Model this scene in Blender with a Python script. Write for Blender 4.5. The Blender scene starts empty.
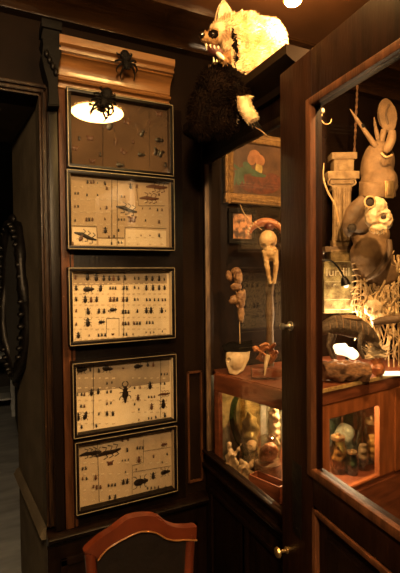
import bpy, bmesh, math, random
from mathutils import Vector, Matrix, Euler, noise
from math import sin, cos, pi, radians as R
random.seed(7)
S = bpy.context.scene
COL = S.collection

# ------------------------------------------------------------------ camera
FP, CX, CY = 430.0, 200.0, 286.5
YAW, PITCH, ROLL = R(25.8), R(1.53), R(0.6)
EYE = Vector((0, 0, 1.65))
f0 = Vector((sin(YAW), cos(YAW), 0)); r0 = Vector((cos(YAW), -sin(YAW), 0)); z0 = Vector((0, 0, 1))
fw = f0*cos(PITCH) - z0*sin(PITCH); u0 = z0*cos(PITCH) + f0*sin(PITCH)
rt = r0*cos(ROLL) - u0*sin(ROLL); up = u0*cos(ROLL) + r0*sin(ROLL)
cd = bpy.data.cameras.new('camera'); cam = bpy.data.objects.new('camera', cd); COL.objects.link(cam)
cd.sensor_fit = 'HORIZONTAL'; cd.sensor_width = 36; cd.lens = 36*FP/400; cd.clip_start = 0.02
cam.matrix_world = Matrix(((rt.x, up.x, -fw.x, EYE.x), (rt.y, up.y, -fw.y, EYE.y), (rt.z, up.z, -fw.z, EYE.z), (0, 0, 0, 1)))
S.camera = cam

# ------------------------------------------------------------------ world, lamps, exposure
w = bpy.data.worlds.new('world'); S.world = w; w.use_nodes = True
w.node_tree.nodes['Background'].inputs[0].default_value = (1.0, 0.62, 0.36, 1)
w.node_tree.nodes['Background'].inputs[1].default_value = 0.0015
S.view_settings.view_transform = 'Standard'; S.view_settings.look = 'None'
S.view_settings.exposure = 1.6; S.view_settings.gamma = 1.0; S.view_settings.use_curve_mapping = False
WARM = (1.0, 0.60, 0.24)
def point(name, loc, power, color=WARM, rad=0.03):
    l = bpy.data.lights.new(name, 'POINT'); l.energy = power; l.color = color; l.shadow_soft_size = rad
    o = bpy.data.objects.new(name, l); o.location = loc; COL.objects.link(o); return o
def area(name, loc, target, power, sx, sy, color=WARM):
    l = bpy.data.lights.new(name, 'AREA'); l.energy = power; l.color = color; l.shape = 'RECTANGLE'; l.size = sx; l.size_y = sy
    o = bpy.data.objects.new(name, l); o.location = loc
    o.rotation_euler = (Vector(target)-Vector(loc)).to_track_quat('-Z', 'Y').to_euler(); COL.objects.link(o); return o
SPOT_AT = Vector((0.0, 0.0, 0.0))   # set below from the ceiling spot position
P_SPOT, P_CASE, P_TOP, P_FILL = 9.0, 9.0, 40.0, 82.0
EM_SPOT, EM_DOME = 40.0, 30.0

# ------------------------------------------------------------------ geometry of the view
def ray(px, py):
    return (fw + rt*((px-CX)/FP) + up*((CY-py)/FP))
def UY(px, py, Y): d = ray(px, py); return EYE + d*(Y/d.y)
def UX(px, py, X): d = ray(px, py); return EYE + d*(X/d.x)
def UH(px, py, z): d = ray(px, py); return EYE + d*((z-EYE.z)/d.z)
def UD(px, py, D): return EYE + ray(px, py)*D
def UP(px, py, p, n): d = ray(px, py); return EYE + d*((p-EYE).dot(n)/d.dot(n))

# ------------------------------------------------------------------ materials
def mat(name, col, rough=0.6, metal=0.0, col2=None, scale=8.0, stretch=(1, 1, 1), bump=0.0, detail=6, spec=0.5, lo=0.35, hi=0.7, emis=None, estr=0, coat=0.0, sub=0.0, coords='Object', bscale=None, trans=0.0):
    m = bpy.data.materials.new(name); m.use_nodes = True
    nt = m.node_tree; b = nt.nodes['Principled BSDF']
    b.inputs['Base Color'].default_value = (*col, 1); b.inputs['Roughness'].default_value = rough
    b.inputs['Metallic'].default_value = metal; b.inputs['Specular IOR Level'].default_value = spec
    b.inputs['Coat Weight'].default_value = coat; b.inputs['Coat Roughness'].default_value = 0.15
    if sub: b.inputs['Subsurface Weight'].default_value = sub; b.inputs['Subsurface Radius'].default_value = (0.01, 0.006, 0.003)
    if emis: b.inputs['Emission Color'].default_value = (*emis, 1); b.inputs['Emission Strength'].default_value = estr
    tc = nt.nodes.new('ShaderNodeTexCoord'); mp = nt.nodes.new('ShaderNodeMapping'); mp.inputs['Scale'].default_value = stretch
    nt.links.new(tc.outputs[coords], mp.inputs[0])
    n = nt.nodes.new('ShaderNodeTexNoise'); n.inputs['Scale'].default_value = scale; n.inputs['Detail'].default_value = detail
    nt.links.new(mp.outputs[0], n.inputs[0])
    c2 = col2 if col2 else tuple(c*0.6 for c in col)
    cr = nt.nodes.new('ShaderNodeValToRGB')
    cr.color_ramp.elements[0].color = (*c2, 1); cr.color_ramp.elements[1].color = (*col, 1)
    cr.color_ramp.elements[0].position = lo; cr.color_ramp.elements[1].position = hi
    nt.links.new(n.outputs[0], cr.inputs[0]); nt.links.new(cr.outputs[0], b.inputs['Base Color'])
    if bump:
        n2 = nt.nodes.new('ShaderNodeTexNoise'); n2.inputs['Scale'].default_value = bscale or scale*3; n2.inputs['Detail'].default_value = 5
        nt.links.new(mp.outputs[0], n2.inputs[0])
        bp = nt.nodes.new('ShaderNodeBump'); bp.inputs['Strength'].default_value = bump; bp.inputs['Distance'].default_value = 0.01
        nt.links.new(n2.outputs[0], bp.inputs['Height']); nt.links.new(bp.outputs[0], b.inputs['Normal'])
    return m
def glassmat(name, tint=(1, 1, 1), rough=0.01, ior=1.5, gain=1.0):
    m = bpy.data.materials.new(name); m.use_nodes = True; nt = m.node_tree
    for n in list(nt.nodes): nt.nodes.remove(n)
    o = nt.nodes.new('ShaderNodeOutputMaterial'); t = nt.nodes.new('ShaderNodeBsdfTransparent'); t.inputs[0].default_value = (*tint, 1)
    g = nt.nodes.new('ShaderNodeBsdfGlossy'); g.inputs['Roughness'].default_value = rough
    fr = nt.nodes.new('ShaderNodeFresnel'); fr.inputs[0].default_value = ior
    mx = nt.nodes.new('ShaderNodeMixShader'); nt.links.new(t.outputs[0], mx.inputs[1]); nt.links.new(g.outputs[0], mx.inputs[2])
    mu = nt.nodes.new('ShaderNodeMath'); mu.operation = 'MULTIPLY'; mu.inputs[1].default_value = gain; mu.use_clamp = True
    ge = nt.nodes.new('ShaderNodeNewGeometry'); mm = nt.nodes.new('ShaderNodeMix'); mm.data_type = 'FLOAT'
    mm.inputs[2].default_value = ior; mm.inputs[3].default_value = 1/ior; nt.links.new(ge.outputs['Backfacing'], mm.inputs[0]); nt.links.new(mm.outputs[0], fr.inputs[0])
    nt.links.new(fr.outputs[0], mu.inputs[0]); nt.links.new(mu.outputs[0], mx.inputs[0]); nt.links.new(mx.outputs[0], o.inputs[0])
    return m
M = {}
M['wall'] = mat('dark_brown_wall', (0.010, 0.0045, 0.002), 0.6, col2=(0.005, 0.0022, 0.001), scale=5, bump=0.15, spec=.06)
M['ceil'] = mat('brown_ceiling', (0.0595, 0.0238, 0.0085), 0.42, col2=(0.0374, 0.0153, 0.0051), scale=4, bump=0.1, spec=.3)
M['cove'] = mat('brown_cove', (0.0312, 0.013, 0.00455), 0.22, col2=(0.0156, 0.0065, 0.00234), scale=5, stretch=(1, 6, 6), bump=0.2, coat=.6)
M['floor'] = mat('floor_boards', (0.05, 0.04, 0.035), 0.5, scale=4, stretch=(8, 1, 1))
M['plaster'] = mat('grey_plaster', (0.1, 0.08, 0.056), 0.8, col2=(0.068, 0.054, 0.038), scale=6, bump=0.2, spec=.1)
M['farwall'] = mat('far_wall', (0.02, 0.018, 0.018), 0.8, scale=4)
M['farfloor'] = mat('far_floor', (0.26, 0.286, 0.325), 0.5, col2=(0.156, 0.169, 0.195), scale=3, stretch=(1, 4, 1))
M['black'] = mat('black_wood', (0.00495, 0.002475, 0.001575), 0.38, col2=(0.0027, 0.00135, 0.0009), scale=6, stretch=(4, 4, .6), bump=0.1, spec=.16)
M['casing'] = mat('worn_casing', (0.03135, 0.01505, 0.007106), 0.4, col2=(0.00836, 0.00418, 0.002508), scale=7, stretch=(9, 9, 1), bump=0.2, spec=.16)
M['redwood'] = mat('red_brown_stile', (0.08883, 0.0324, 0.01358), 0.42, col2=(0.03657, 0.01306, 0.005747), scale=9, stretch=(7, 7, .7), bump=0.15, spec=.16)
M['goldwood'] = mat('golden_oak', (0.25, 0.105, 0.028), 0.3, col2=(0.13, 0.05, 0.013), scale=6, stretch=(.7, 8, 8), bump=0.12, coat=.8, spec=.7)
M['door'] = mat('mahogany_door', (0.01623, 0.005222, 0.002117), 0.4, col2=(0.00635, 0.001976, 0.000988), scale=6, stretch=(5, 5, .8), bump=0.12, spec=.16)
M['topwood'] = mat('dusty_dark_wood', (0.012, 0.006, 0.003), 0.8, scale=6, spec=.06)
M['doordk'] = mat('dark_mahogany', (0.00756, 0.00324, 0.00162), 0.36, col2=(0.0036, 0.00144, 0.0009), scale=6, stretch=(5, 5, .8), bump=0.1, spec=.16)
M['case'] = mat('orange_mahogany', (0.336, 0.104, 0.032), 0.4, col2=(0.176, 0.052, 0.016), scale=7, stretch=(4, 4, .8), bump=0.08)
M['caserail'] = mat('case_rail', (0.2, 0.06, 0.024), 0.42, col2=(0.1, 0.028, 0.012), scale=7, stretch=(1, 1, 6), bump=0.08)
M['chair'] = mat('red_chair_wood', (0.102, 0.0192, 0.006), 0.35, col2=(0.06, 0.0108, 0.0036), scale=6, stretch=(2, 2, 2), coat=0.15)
M['leather'] = mat('dark_leather', (0.006, 0.003, 0.0018), 0.5, scale=20, bump=0.2)
M['gilt'] = mat('gilt', (0.27, 0.156, 0.054), 0.45, 0.5, col2=(0.12, 0.06, 0.018), scale=60, bump=0.5)
M['gold_line'] = mat('gold_line', (0.33, 0.26, 0.15), 0.45, 0.2, scale=20)
M['paper'] = mat('cream_paper', (0.6512, 0.5456, 0.396), 0.9, col2=(0.5984, 0.484, 0.3344), scale=9, coords='Generated')
M['paperdk'] = mat('shaded_brown_paper', (0.105, 0.06, 0.03), 0.9, col2=(0.065, 0.035, 0.0175), scale=5)  # brown paper, darkened for the shade under the cornice
M['papermid'] = mat('dimmed_tan_paper', (0.4379, 0.3363, 0.219), 0.9, col2=(0.3441, 0.2502, 0.1564), scale=5)  # dimmer copy of the paper, painting light falloff and cornice shade
M['label'] = mat('printed_label', (0.336, 0.256, 0.16), 0.9, col2=(0.592, 0.496, 0.36), scale=420, stretch=(1, 1, 2.2), lo=.42, hi=.56, detail=2)
M['reflection_strip'] = mat('grey_reflection', (0.34, 0.26, 0.18), 0.9, scale=8)  # reflection in the box glass, put in as a grey strip
M['beetle'] = mat('beetle_shell', (0.014, 0.008, 0.005), 0.35, scale=9)
M['beetle_br'] = mat('brown_beetle', (0.10, 0.035, 0.014), 0.45, scale=9)
M['spider'] = mat('black_spider', (0.005, 0.0035, 0.0025), 0.7, scale=9, bump=.4, spec=.12)
M['thread'] = mat('dark_thread', (0.03, 0.018, 0.01), 0.8)
M['glass'] = glassmat('cabinet_glass', (.95, .93, .9), 0.01, 1.45, 0.9)
M['glass_box'] = glassmat('box_glass', (.96, .95, .93), 0.004, 1.5, 1.3)
M['jar'] = glassmat('jar_glass', (.86, .88, .8), 0.03, 1.5, 2.2)
M['jar_green'] = glassmat('green_glass', (.35, .5, .42), 0.06, 1.5, 3.5)
M['jar_amber'] = glassmat('amber_glass', (.85, .72, .45), 0.05, 1.5, 2.6)
M['bone'] = mat('bone', (0.54, 0.39, 0.2025), 0.6, col2=(0.36, 0.21, 0.0825), scale=22, bump=0.35, sub=.05)
M['bone_pale'] = mat('pale_bone', (0.595, 0.49, 0.336), 0.55, col2=(0.42, 0.294, 0.154), scale=25, bump=0.3)
M['bone_red'] = mat('orange_shell', (0.403, 0.1625, 0.0585), 0.45, col2=(0.195, 0.052, 0.0195), scale=30, bump=0.4)
M['wicker'] = mat('pale_wicker', (0.576, 0.432, 0.24), 0.7, col2=(0.336, 0.216, 0.096), scale=40, bump=0.3)
M['stone'] = mat('carved_plaster', (0.2951, 0.2003, 0.1001), 0.75, col2=(0.1581, 0.09486, 0.04216), scale=25, bump=0.5)
M['hide'] = mat('tan_hide', (0.231, 0.1386, 0.06545), 0.75, col2=(0.1232, 0.0693, 0.0308), scale=14, bump=0.5)
M['hidedk'] = mat('dark_hide', (0.136, 0.08, 0.04), 0.65, col2=(0.064, 0.036, 0.016), scale=14, bump=0.5)
M['feather'] = mat('cream_feather', (0.8, 0.66, 0.45), .8)
M['armor'] = mat('scaly_shell', (0.091, 0.0595, 0.0315), 0.4, col2=(0.035, 0.021, 0.0112), scale=70, bump=0.8)
M['log'] = mat('rough_log', (0.21, 0.098, 0.0385), 0.8, col2=(0.07, 0.0315, 0.014), scale=28, stretch=(1, 1, 2.5), bump=0.9)
M['puppet'] = mat('carved_mask', (0.294, 0.168, 0.077), 0.5, col2=(0.112, 0.049, 0.021), scale=40, bump=0.6)
M['metal'] = mat('dull_nickel', (0.55, 0.48, 0.38), 0.28, 0.9, scale=20)
M['brass'] = mat('worn_brass', (0.55, 0.36, 0.16), 0.35, 0.9, scale=20)
M['iron'] = mat('dark_iron', (0.009, 0.0066, 0.0051), 0.45, 0.6, scale=20, bump=.2)
M['fur'] = mat('pale_fur', (0.78, 0.58, 0.33), 0.75, col2=(0.45, 0.28, 0.13), scale=28)
M['furdkshade'] = mat('brown_fur_and_shade', (0.008, 0.0035, 0.0018), 0.9, col2=(0.003, 0.0015, 0.001), scale=28, spec=.04)
M['furtanshade'] = mat('tan_shaded_fur', (0.42, 0.24, 0.10), 0.8, col2=(0.25, 0.12, 0.045), scale=28, spec=.2)
M['skin'] = mat('raccoon_skin', (0.12, 0.072, 0.036), 0.9, scale=10)
M['mouth'] = mat('mouth', (0.10, 0.02, 0.012), 0.5)
M['tooth'] = mat('tooth', (0.8, 0.68, 0.45), 0.35)
M['eye'] = mat('glass_eye', (0.01, 0.006, 0.004), 0.05, coat=1)
M['lampw'] = mat('lit_shade', (1, .9, .7), 0.5, emis=(1, .78, .42), estr=.9)
M['dome'] = mat('lit_dome', (1, .8, .5), 0.5, emis=(1, .58, .17), estr=EM_DOME)
M['bulb'] = mat('lit_bulb', (1, .8, .5), 0.5, emis=(1, .66, .25), estr=EM_SPOT)
M['green'] = mat('green_paint', (0.054, 0.096, 0.054), 0.5, scale=30)
M['redpaint'] = mat('red_paint', (0.12, 0.036, 0.018), 0.5, col2=(0.054, 0.018, 0.012), scale=45)
M['peach'] = mat('peach_paint', (0.36, 0.156, 0.072), 0.5, scale=30)
M['yellowp'] = mat('yellow_paint', (0.42, 0.3, 0.096), 0.5, scale=30)
M['trimgold'] = mat('gold_braid', (0.62, 0.42, 0.17), 0.5, 0.2, col2=(0.3, 0.17, 0.06), scale=90, bump=.6)
M['mottled'] = mat('mottled_mirror', (0.36, 0.33, 0.25), 0.3, .15, col2=(0.06, 0.055, 0.04), scale=15, bump=.6, detail=8)
M['jarfill'] = mat('jar_filling', (0.45, 0.36, 0.2), 0.7, col2=(0.10, 0.055, 0.025), scale=20, bump=.4)
M['white_table'] = mat('pale_blue_table', (0.5, 0.55, 0.62), 0.5)

# ------------------------------------------------------------------ mesh helpers
def new(): return bmesh.new()
def link(name, me, m, parent=None, loc=None, rz=0):
    o = bpy.data.objects.new(name, me); COL.objects.link(o)
    if m is not None:
        me.materials.clear(); me.materials.append(M[m] if isinstance(m, str) else m)
    if loc is not None: o.location = loc
    if rz: o.rotation_euler = (0, 0, rz)
    if parent: o.parent = parent
    return o
def obj(name, bm, m, parent=None, smooth=True, ang=40, loc=None, rz=0):
    me = bpy.data.meshes.new(name); bmesh.ops.recalc_face_normals(bm, faces=bm.faces); bm.to_mesh(me); bm.free()
    if smooth:
        for p in me.polygons: p.use_smooth = True
        me.set_sharp_from_angle(angle=R(ang))
    return link(name, me, m, parent, loc, rz)
def tag(o, label, cat, group=None):
    o['label'] = label; o['category'] = cat
    if group: o['group'] = group
    return o
def thing(name, label, cat, loc, rz=0, group=None):
    o = bpy.data.objects.new(name, None); COL.objects.link(o); o.location = loc; o.rotation_euler = (0, 0, rz); o.empty_display_size = .05
    return tag(o, label, cat, group)
def struct(name, bm, m, **k):
    o = obj(name, bm, m, **k); o['kind'] = 'structure'; return o
def box(bm, a, b, bev=0.0, rot=None):
    a, b = Vector(a), Vector(b); c = (a+b)/2; s = b-a
    r = bmesh.ops.create_cube(bm, size=1)
    mt = Matrix.Translation(c) @ (rot.to_4x4() if rot else Matrix()) @ Matrix.Diagonal((abs(s.x), abs(s.y), abs(s.z), 1))
    bmesh.ops.transform(bm, matrix=mt, verts=r['verts'])
    if bev:
        ed = list({e for v in r['verts'] for e in v.link_edges})
        bmesh.ops.bevel(bm, geom=ed, offset=bev, segments=2, affect='EDGES', profile=.6)
    return bm
def ell(bm, c, r, seg=16, rings=10, rot=None):
    q = bmesh.ops.create_uvsphere(bm, u_segments=seg, v_segments=rings, radius=1)
    if isinstance(r, (int, float)): r = (r, r, r)
    mt = Matrix.Translation(Vector(c)) @ (Euler(rot).to_matrix().to_4x4() if rot else Matrix()) @ Matrix.Diagonal((*r, 1))
    bmesh.ops.transform(bm, matrix=mt, verts=q['verts']); return bm
def tube(bm, pts, rad, seg=8, caps=True):
    pts = [Vector(p) for p in pts]; n = len(pts)
    if isinstance(rad, (int, float)): rad = [rad]*n
    rings = []; t = (pts[1]-pts[0]).normalized(); ref = Vector((0, 0, 1)) if abs(t.z) < .9 else Vector((1, 0, 0)); a = t.cross(ref).normalized()
    for i, p in enumerate(pts):
        t = (pts[min(i+1, n-1)]-pts[max(i-1, 0)]).normalized()
        a = (a - t*a.dot(t)).normalized(); b = t.cross(a)
        rings.append([bm.verts.new(p + (a*cos(2*pi*k/seg)+b*sin(2*pi*k/seg))*max(rad[i], 1e-5)) for k in range(seg)])
    for i in range(n-1):
        for k in range(seg):
            bm.faces.new((rings[i][k], rings[i][(k+1) % seg], rings[i+1][(k+1) % seg], rings[i+1][k]))
    if caps: bm.faces.new(rings[0][::-1]); bm.faces.new(rings[-1])
    return bm
def spline(pts, n=6):
    P = [Vector(p) for p in pts]; out = []
    for i in range(len(P)-1):
        a = P[max(i-1, 0)]; b = P[i]; c = P[i+1]; d = P[min(i+2, len(P)-1)]
        for k in range(n):
            t = k/n; out.append(.5*((2*b)+(c-a)*t+(2*a-5*b+4*c-d)*t*t+(3*b-a-3*c+d)*t**3))
    out.append(P[-1]); return out
def lerp_r(rs, n):  # radii for a spline of len(rs) points
    out = []
    for i in range(len(rs)-1):
        for k in range(n): out.append(rs[i]+(rs[i+1]-rs[i])*k/n)
    out.append(rs[-1]); return out
def lathe(bm, prof, c=(0, 0, 0), seg=24, axis='Z', caps=True):
    c = Vector(c); rings = []
    for r, h in prof:
        rg = []
        for k in range(seg):
            a = 2*pi*k/seg; x, y = r*cos(a), r*sin(a)
            v = {'Z': Vector((x, y, h)), 'Y': Vector((x, h, y)), 'X': Vector((h, x, y))}[axis]
            rg.append(bm.verts.new(c+v))
        rings.append(rg)
    for i in range(len(rings)-1):
        for k in range(seg): bm.faces.new((rings[i][k], rings[i][(k+1) % seg], rings[i+1][(k+1) % seg], rings[i+1][k]))
    if caps: bm.faces.new(rings[0][::-1]); bm.faces.new(rings[-1])
    return bm
def prism(bm, outline, d, bev=0.0):
    """outline: 3D points of a flat polygon, extruded along vector d"""
    d = Vector(d); a = [bm.verts.new(Vector(p)) for p in outline]; b = [bm.verts.new(Vector(p)+d) for p in outline]; n = len(a)
    fs = [bm.faces.new(a), bm.faces.new(b[::-1])]
    for i in range(n): fs.append(bm.faces.new((a[i], b[i], b[(i+1) % n], a[(i+1) % n])))
    if bev:
        ed = [e for e in fs[0].edges]+[e for e in fs[1].edges]
        bmesh.ops.bevel(bm, geom=ed, offset=bev, segments=2, affect='EDGES')
    return bm
def strip(bm, prof, p0, p1):
    """closed 2-D profile [(v3 offset)] swept in a straight line p0->p1"""
    p0, p1 = Vector(p0), Vector(p1)
    a = [bm.verts.new(p0+Vector(q)) for q in prof]; b = [bm.verts.new(p1+Vector(q)) for q in prof]; n = len(a)
    bm.faces.new(a); bm.faces.new(b[::-1])
    for i in range(n): bm.faces.new((a[i], b[i], b[(i+1) % n], a[(i+1) % n]))
    return bm
def solidmesh(bm, voxel=0.004, smooth=4, dents=(), rough=0.0, rs=40):
    """fuse overlapping shapes to one skin, smooth it, press dents in"""
    me = bpy.data.meshes.new('tmp'); bm.to_mesh(me); bm.free(); o = bpy.data.objects.new('tmp', me); COL.objects.link(o)
    md = o.modifiers.new('r', 'REMESH'); md.mode = 'VOXEL'; md.voxel_size = voxel
    dg = bpy.context.evaluated_depsgraph_get(); dg.update()
    m2 = bpy.data.meshes.new_from_object(o.evaluated_get(dg)); bpy.data.objects.remove(o); bpy.data.meshes.remove(me)
    b = new(); b.from_mesh(m2); bpy.data.meshes.remove(m2)
    for _ in range(smooth): bmesh.ops.smooth_vert(b, verts=b.verts, factor=.5, use_axis_x=True, use_axis_y=True, use_axis_z=True)
    b.normal_update()
    for (c, r, dep) in dents:
        c = Vector(c); r = Vector((r, r, r)) if isinstance(r, (int, float)) else Vector(r)
        for v in b.verts:
            q = v.co-c; d2 = (q.x/r.x)**2+(q.y/r.y)**2+(q.z/r.z)**2
            if d2 < 1: v.co -= v.normal*dep*(1-d2)**.6
    if rough:
        for v in b.verts: v.co += v.normal*rough*noise.noise(v.co*rs)
    return b
class PX:
    """a thing's own frame: x to the right, y away from the viewer's side, z up; 1 unit of u = the size one photo pixel has at that distance"""
    def __init__(s, px, py, D, z=None):
        s.ax, s.ay = px, py
        s.o = UD(px, py, D) if z is None else UH(px, py, z)
        s.D = (s.o-EYE).dot(fw); s.u = s.D/FP; s.rz = -YAW
    def __call__(s, px, py, d=0.0):
        w_ = UD(px, py, s.D+d)-s.o
        return Vector((w_.dot(r0), w_.dot(f0), w_.z))

# ================================================================== STRUCTURE
D0 = 1.90; CEIL = 2.76; XC = 0.93
OPX = UY(42, 300, D0).x; OPT = UY(35, 97, D0).z
bm = new()
box(bm, (OPX, D0, 0), (2.5, D0+.12, CEIL)); box(bm, (-1.7, D0, OPT), (OPX, D0+.12, CEIL)); box(bm, (-1.7, D0, 0), (-.75, D0+.12, OPT))
struct('wall_back', bm, 'wall', smooth=False)
struct('floor', box(new(), (-1.7, -1.6, -.05), (2.5, D0, 0)), 'floor', smooth=False)
struct('ceiling', box(new(), (-1.7, -1.6, CEIL), (2.5, D0+.12, CEIL+.05)), 'ceil', smooth=False)
struct('wall_left', box(new(), (-1.75, -1.6, 0), (-1.7, D0, CEIL)), 'wall', smooth=False)
struct('wall_right', box(new(), (2.5, -1.6, 0), (2.55, D0+.12, CEIL)), 'wall', smooth=False)
struct('wall_front', box(new(), (-1.75, -1.65, 0), (2.55, -1.6, CEIL)), 'wall', smooth=False)
# cove between wall and ceiling
pr = [(0, 0, -.06), (0, 0, .0), (0, -.25, .0)] + [(0, -.25+.20*sin(a), -.012-.05*(1-cos(a))) for a in [i*pi/2/8 for i in range(9)]] + [(0, -.03, -.06)]
struct('trim_1', strip(new(), [(p[0], p[1], p[2]) for p in pr], (-1.7, D0, CEIL), (2.5, D0, CEIL)), 'cove')
struct('trim_2', strip(new(), [(0, 0, 0), (0, -.03, 0), (0, -.035, .012), (0, -.02, .022), (0, -.012, .04), (0, 0, .045)], (OPX-.9, D0, OPT+.1), (.95, D0, OPT+.1)), 'wall') if False else None

# doorway reveal, room beyond
RV = UY(19, 470, 2.58)
bm = new(); prism(bm, [(OPX, D0+.12, 0), (OPX, D0+.12, OPT), (RV.x, 2.58, OPT-.0), (RV.x, 2.58, 0)], (.1, 0, 0))
box(bm, (OPX, D0, 0), (OPX+.1, D0+.121, OPT)); struct('wall_1', bm, 'plaster', smooth=False)
# dado rail on the reveal
LZ = UY(40, 537, 1.86).z
bm = new(); strip(bm, [(0, 0, 0), (-.02, 0, .0), (-.028, 0, .018), (-.012, 0, .045), (0, 0, .05)], (OPX, D0, LZ-.04), (RV.x, 2.58, LZ-.04))
struct('trim_3', bm, 'plaster')
bm = new(); box(bm, (-.75, D0+.12, OPT), (OPX+.1, 2.6, OPT+.05)); struct('ceiling_1', bm, 'plaster', smooth=False)
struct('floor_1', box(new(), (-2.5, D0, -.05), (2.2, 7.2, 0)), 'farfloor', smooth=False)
bm = new(); box(bm, (-2.5, 7.1, 0), (2.2, 7.2, 2.9)); struct('wall_2', bm, 'farwall', smooth=False)
bm = new(); box(bm, (-2.5, 2.6, OPT+.05), (2.2, 7.2, 2.95)); struct('ceiling_2', bm, 'farwall', smooth=False)
bm = new(); box(bm, (RV.x+.1, 2.55, 0), (RV.x+.15, 7.1, 2.9)); struct('wall_3', bm, 'farwall', smooth=False)
bm = new(); box(bm, (-1.7, 2.02, 0), (-1.65, 7.1, 2.9)); struct('wall_4', bm, 'farwall', smooth=False)
area('far_room_daylight', (-.9, 5.2, 2.7), (-.6, 5.2, 0), 18, 1.2, 1.2, (.62, .75, 1.0))

# door casing on wall_back: stepped vertical and header
CXR = UY(54, 300, D0).x
bm = new()
w_ = CXR-OPX
for (a, b, t) in ((0, .22, .018), (.22, .34, .030), (.34, .62, .022), (.62, .74, .034), (.74, 1.0, .026)):
    box(bm, (OPX+a*w_, D0-t, LZ+.02), (OPX+b*w_, D0, OPT+b*w_), .003)
    box(bm, (-.85, D0-t, OPT+a*w_), (OPX+b*w_, D0, OPT+b*w_), .003)
struct('trim_4', bm, 'casing')
# lower wainscot + dado ledge
bm = new()
strip(bm, [(0, 0, -.07), (0, -.025, -.07), (0, -.03, -.05), (0, -.055, -.04), (0, -.075, -.022), (0, -.08, -.008), (0, -.07, 0), (0, 0, 0)], (OPX-.002, D0, LZ), (XC, D0, LZ))
box(bm, (OPX, D0-.02, 0), (XC, D0, LZ-.07)); 
for (a, b) in ((OPX+.05, .50), (.55, .88)):
    for q in ((a, LZ-.16, b, LZ-.13), (a, .1, b, .13), (a, .1, a+.03, LZ-.13), (b-.03, .1, b, LZ-.13)): box(bm, (q[0], D0-.032, q[1]), (q[2], D0-.018, q[3]), .004)
struct('trim_5', bm, 'doordk')
# narrow panel moulding between the specimen boxes and the cabinet
a = UY(187, 372, D0-.01); b = UY(203, 480, D0-.01)
bm = new()
for q in ((a.x, b.z, a.x+.01, a.z), (b.x-.01, b.z, b.x, a.z), (a.x, a.z-.01, b.x, a.z), (a.x, b.z, b.x, b.z+.01)): box(bm, (q[0], D0-.016, q[1]), (q[2], D0, q[3]), .003)
struct('trim_6', bm, 'redwood')

# ================================================================== DISPLAY BOARD with cornice
YB = 1.872     # front plane of the board
tl = UY(57.5, 90, YB); br = UY(180, 505, YB)
BX0, BX1 = UY(58, 120, YB).x, UY(184, 300, YB).x
CT = UY(59, 34, 1.79).z; CB = UY(62, 88, 1.85).z
bd = thing('display_board', 'tall dark wooden board with golden cornice carrying the five insect boxes', 'display board', (BX0, D0, LZ))
bm = new(); box(bm, (.0, -.025, .0), (BX1-BX0, 0, CB-LZ), .003); obj('back_panel', bm, 'black', bd)
bm = new(); box(bm, (.0, -.040, .0), (.035, -.0, CB-LZ), .005); box(bm, (.04, -.034, 0), (.052, -.02, CB-LZ), .003); o = obj('stile', bm, 'redwood', bd); o['label'] = 'worn red-brown upright edge'
h = CT-CB
prof = [(0, 0), (-.034, 0), (-.044, .03*h), (-.046, .10*h), (-.034, .115*h), (-.036, .15*h), (-.058, .16*h), (-.062, .20*h), (-.058, .23*h), (-.040, .245*h), (-.042, .28*h)] + \
       [(-.046-.046*(1-cos(t*pi/2)), (.30+.34*sin(t*pi/2)**.9)*h) for t in [i/10 for i in range(11)]] + [(-.086, .66*h), (-.084, .69*h), (-.100, .70*h), (-.102, .75*h), (-.094, .77*h), (-.096, .80*h), (-.112, .84*h), (-.114, h), (0, h)]
bm = new(); strip(bm, [(0, y, z) for y, z in prof], (0.0, 0, CB-LZ), (UY(175, 80, 1.79).x-BX0, 0, CB-LZ)); o = obj('cornice', bm, 'goldwood', bd, ang=30); o['label'] = 'golden oak moulded cornice'

# black carved bracket left of the board
g = PX(50, 95, 1.80)
bk = thing('carved_bracket', 'black carved wall bracket at top left of the golden cornice', 'bracket', Vector((g.o.x, D0, g.o.z)))
bm = new(); P_ = lambda px, py: Vector((UY(px, py, 1.85).x-g.o.x, -.10, UY(px, py, 1.85).z-g.o.z))
out = [(42, 33), (59, 37), (58, 48), (60, 58), (57, 72), (56, 90), (58, 110), (47, 110), (48, 88), (43, 74), (40, 60), (43, 50), (40, 44)]
prism(bm, [P_(*p) for p in out], (0, .098, 0), .004)
box(bm, P_(40, 34)+Vector((0, -.012, 0)), P_(60, 30)+Vector((0, .1, 0)), .004)
obj('scroll', bm, 'spider', bk)
bm = new()
for k in range(4): ell(bm, P_(45+3*k, 60+6*k)+Vector((0, -.004, 0)), (.010, .012, .016), 10, 8)
obj('leaf_carving', bm, 'iron', bk)
bm = new(); box(bm, (P_(48, 110).x, -.045, LZ-g.o.z+.005), (P_(57.5, 110).x, -.0005, P_(50, 109).z), .004); obj('post', bm, 'black', bk)

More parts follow.
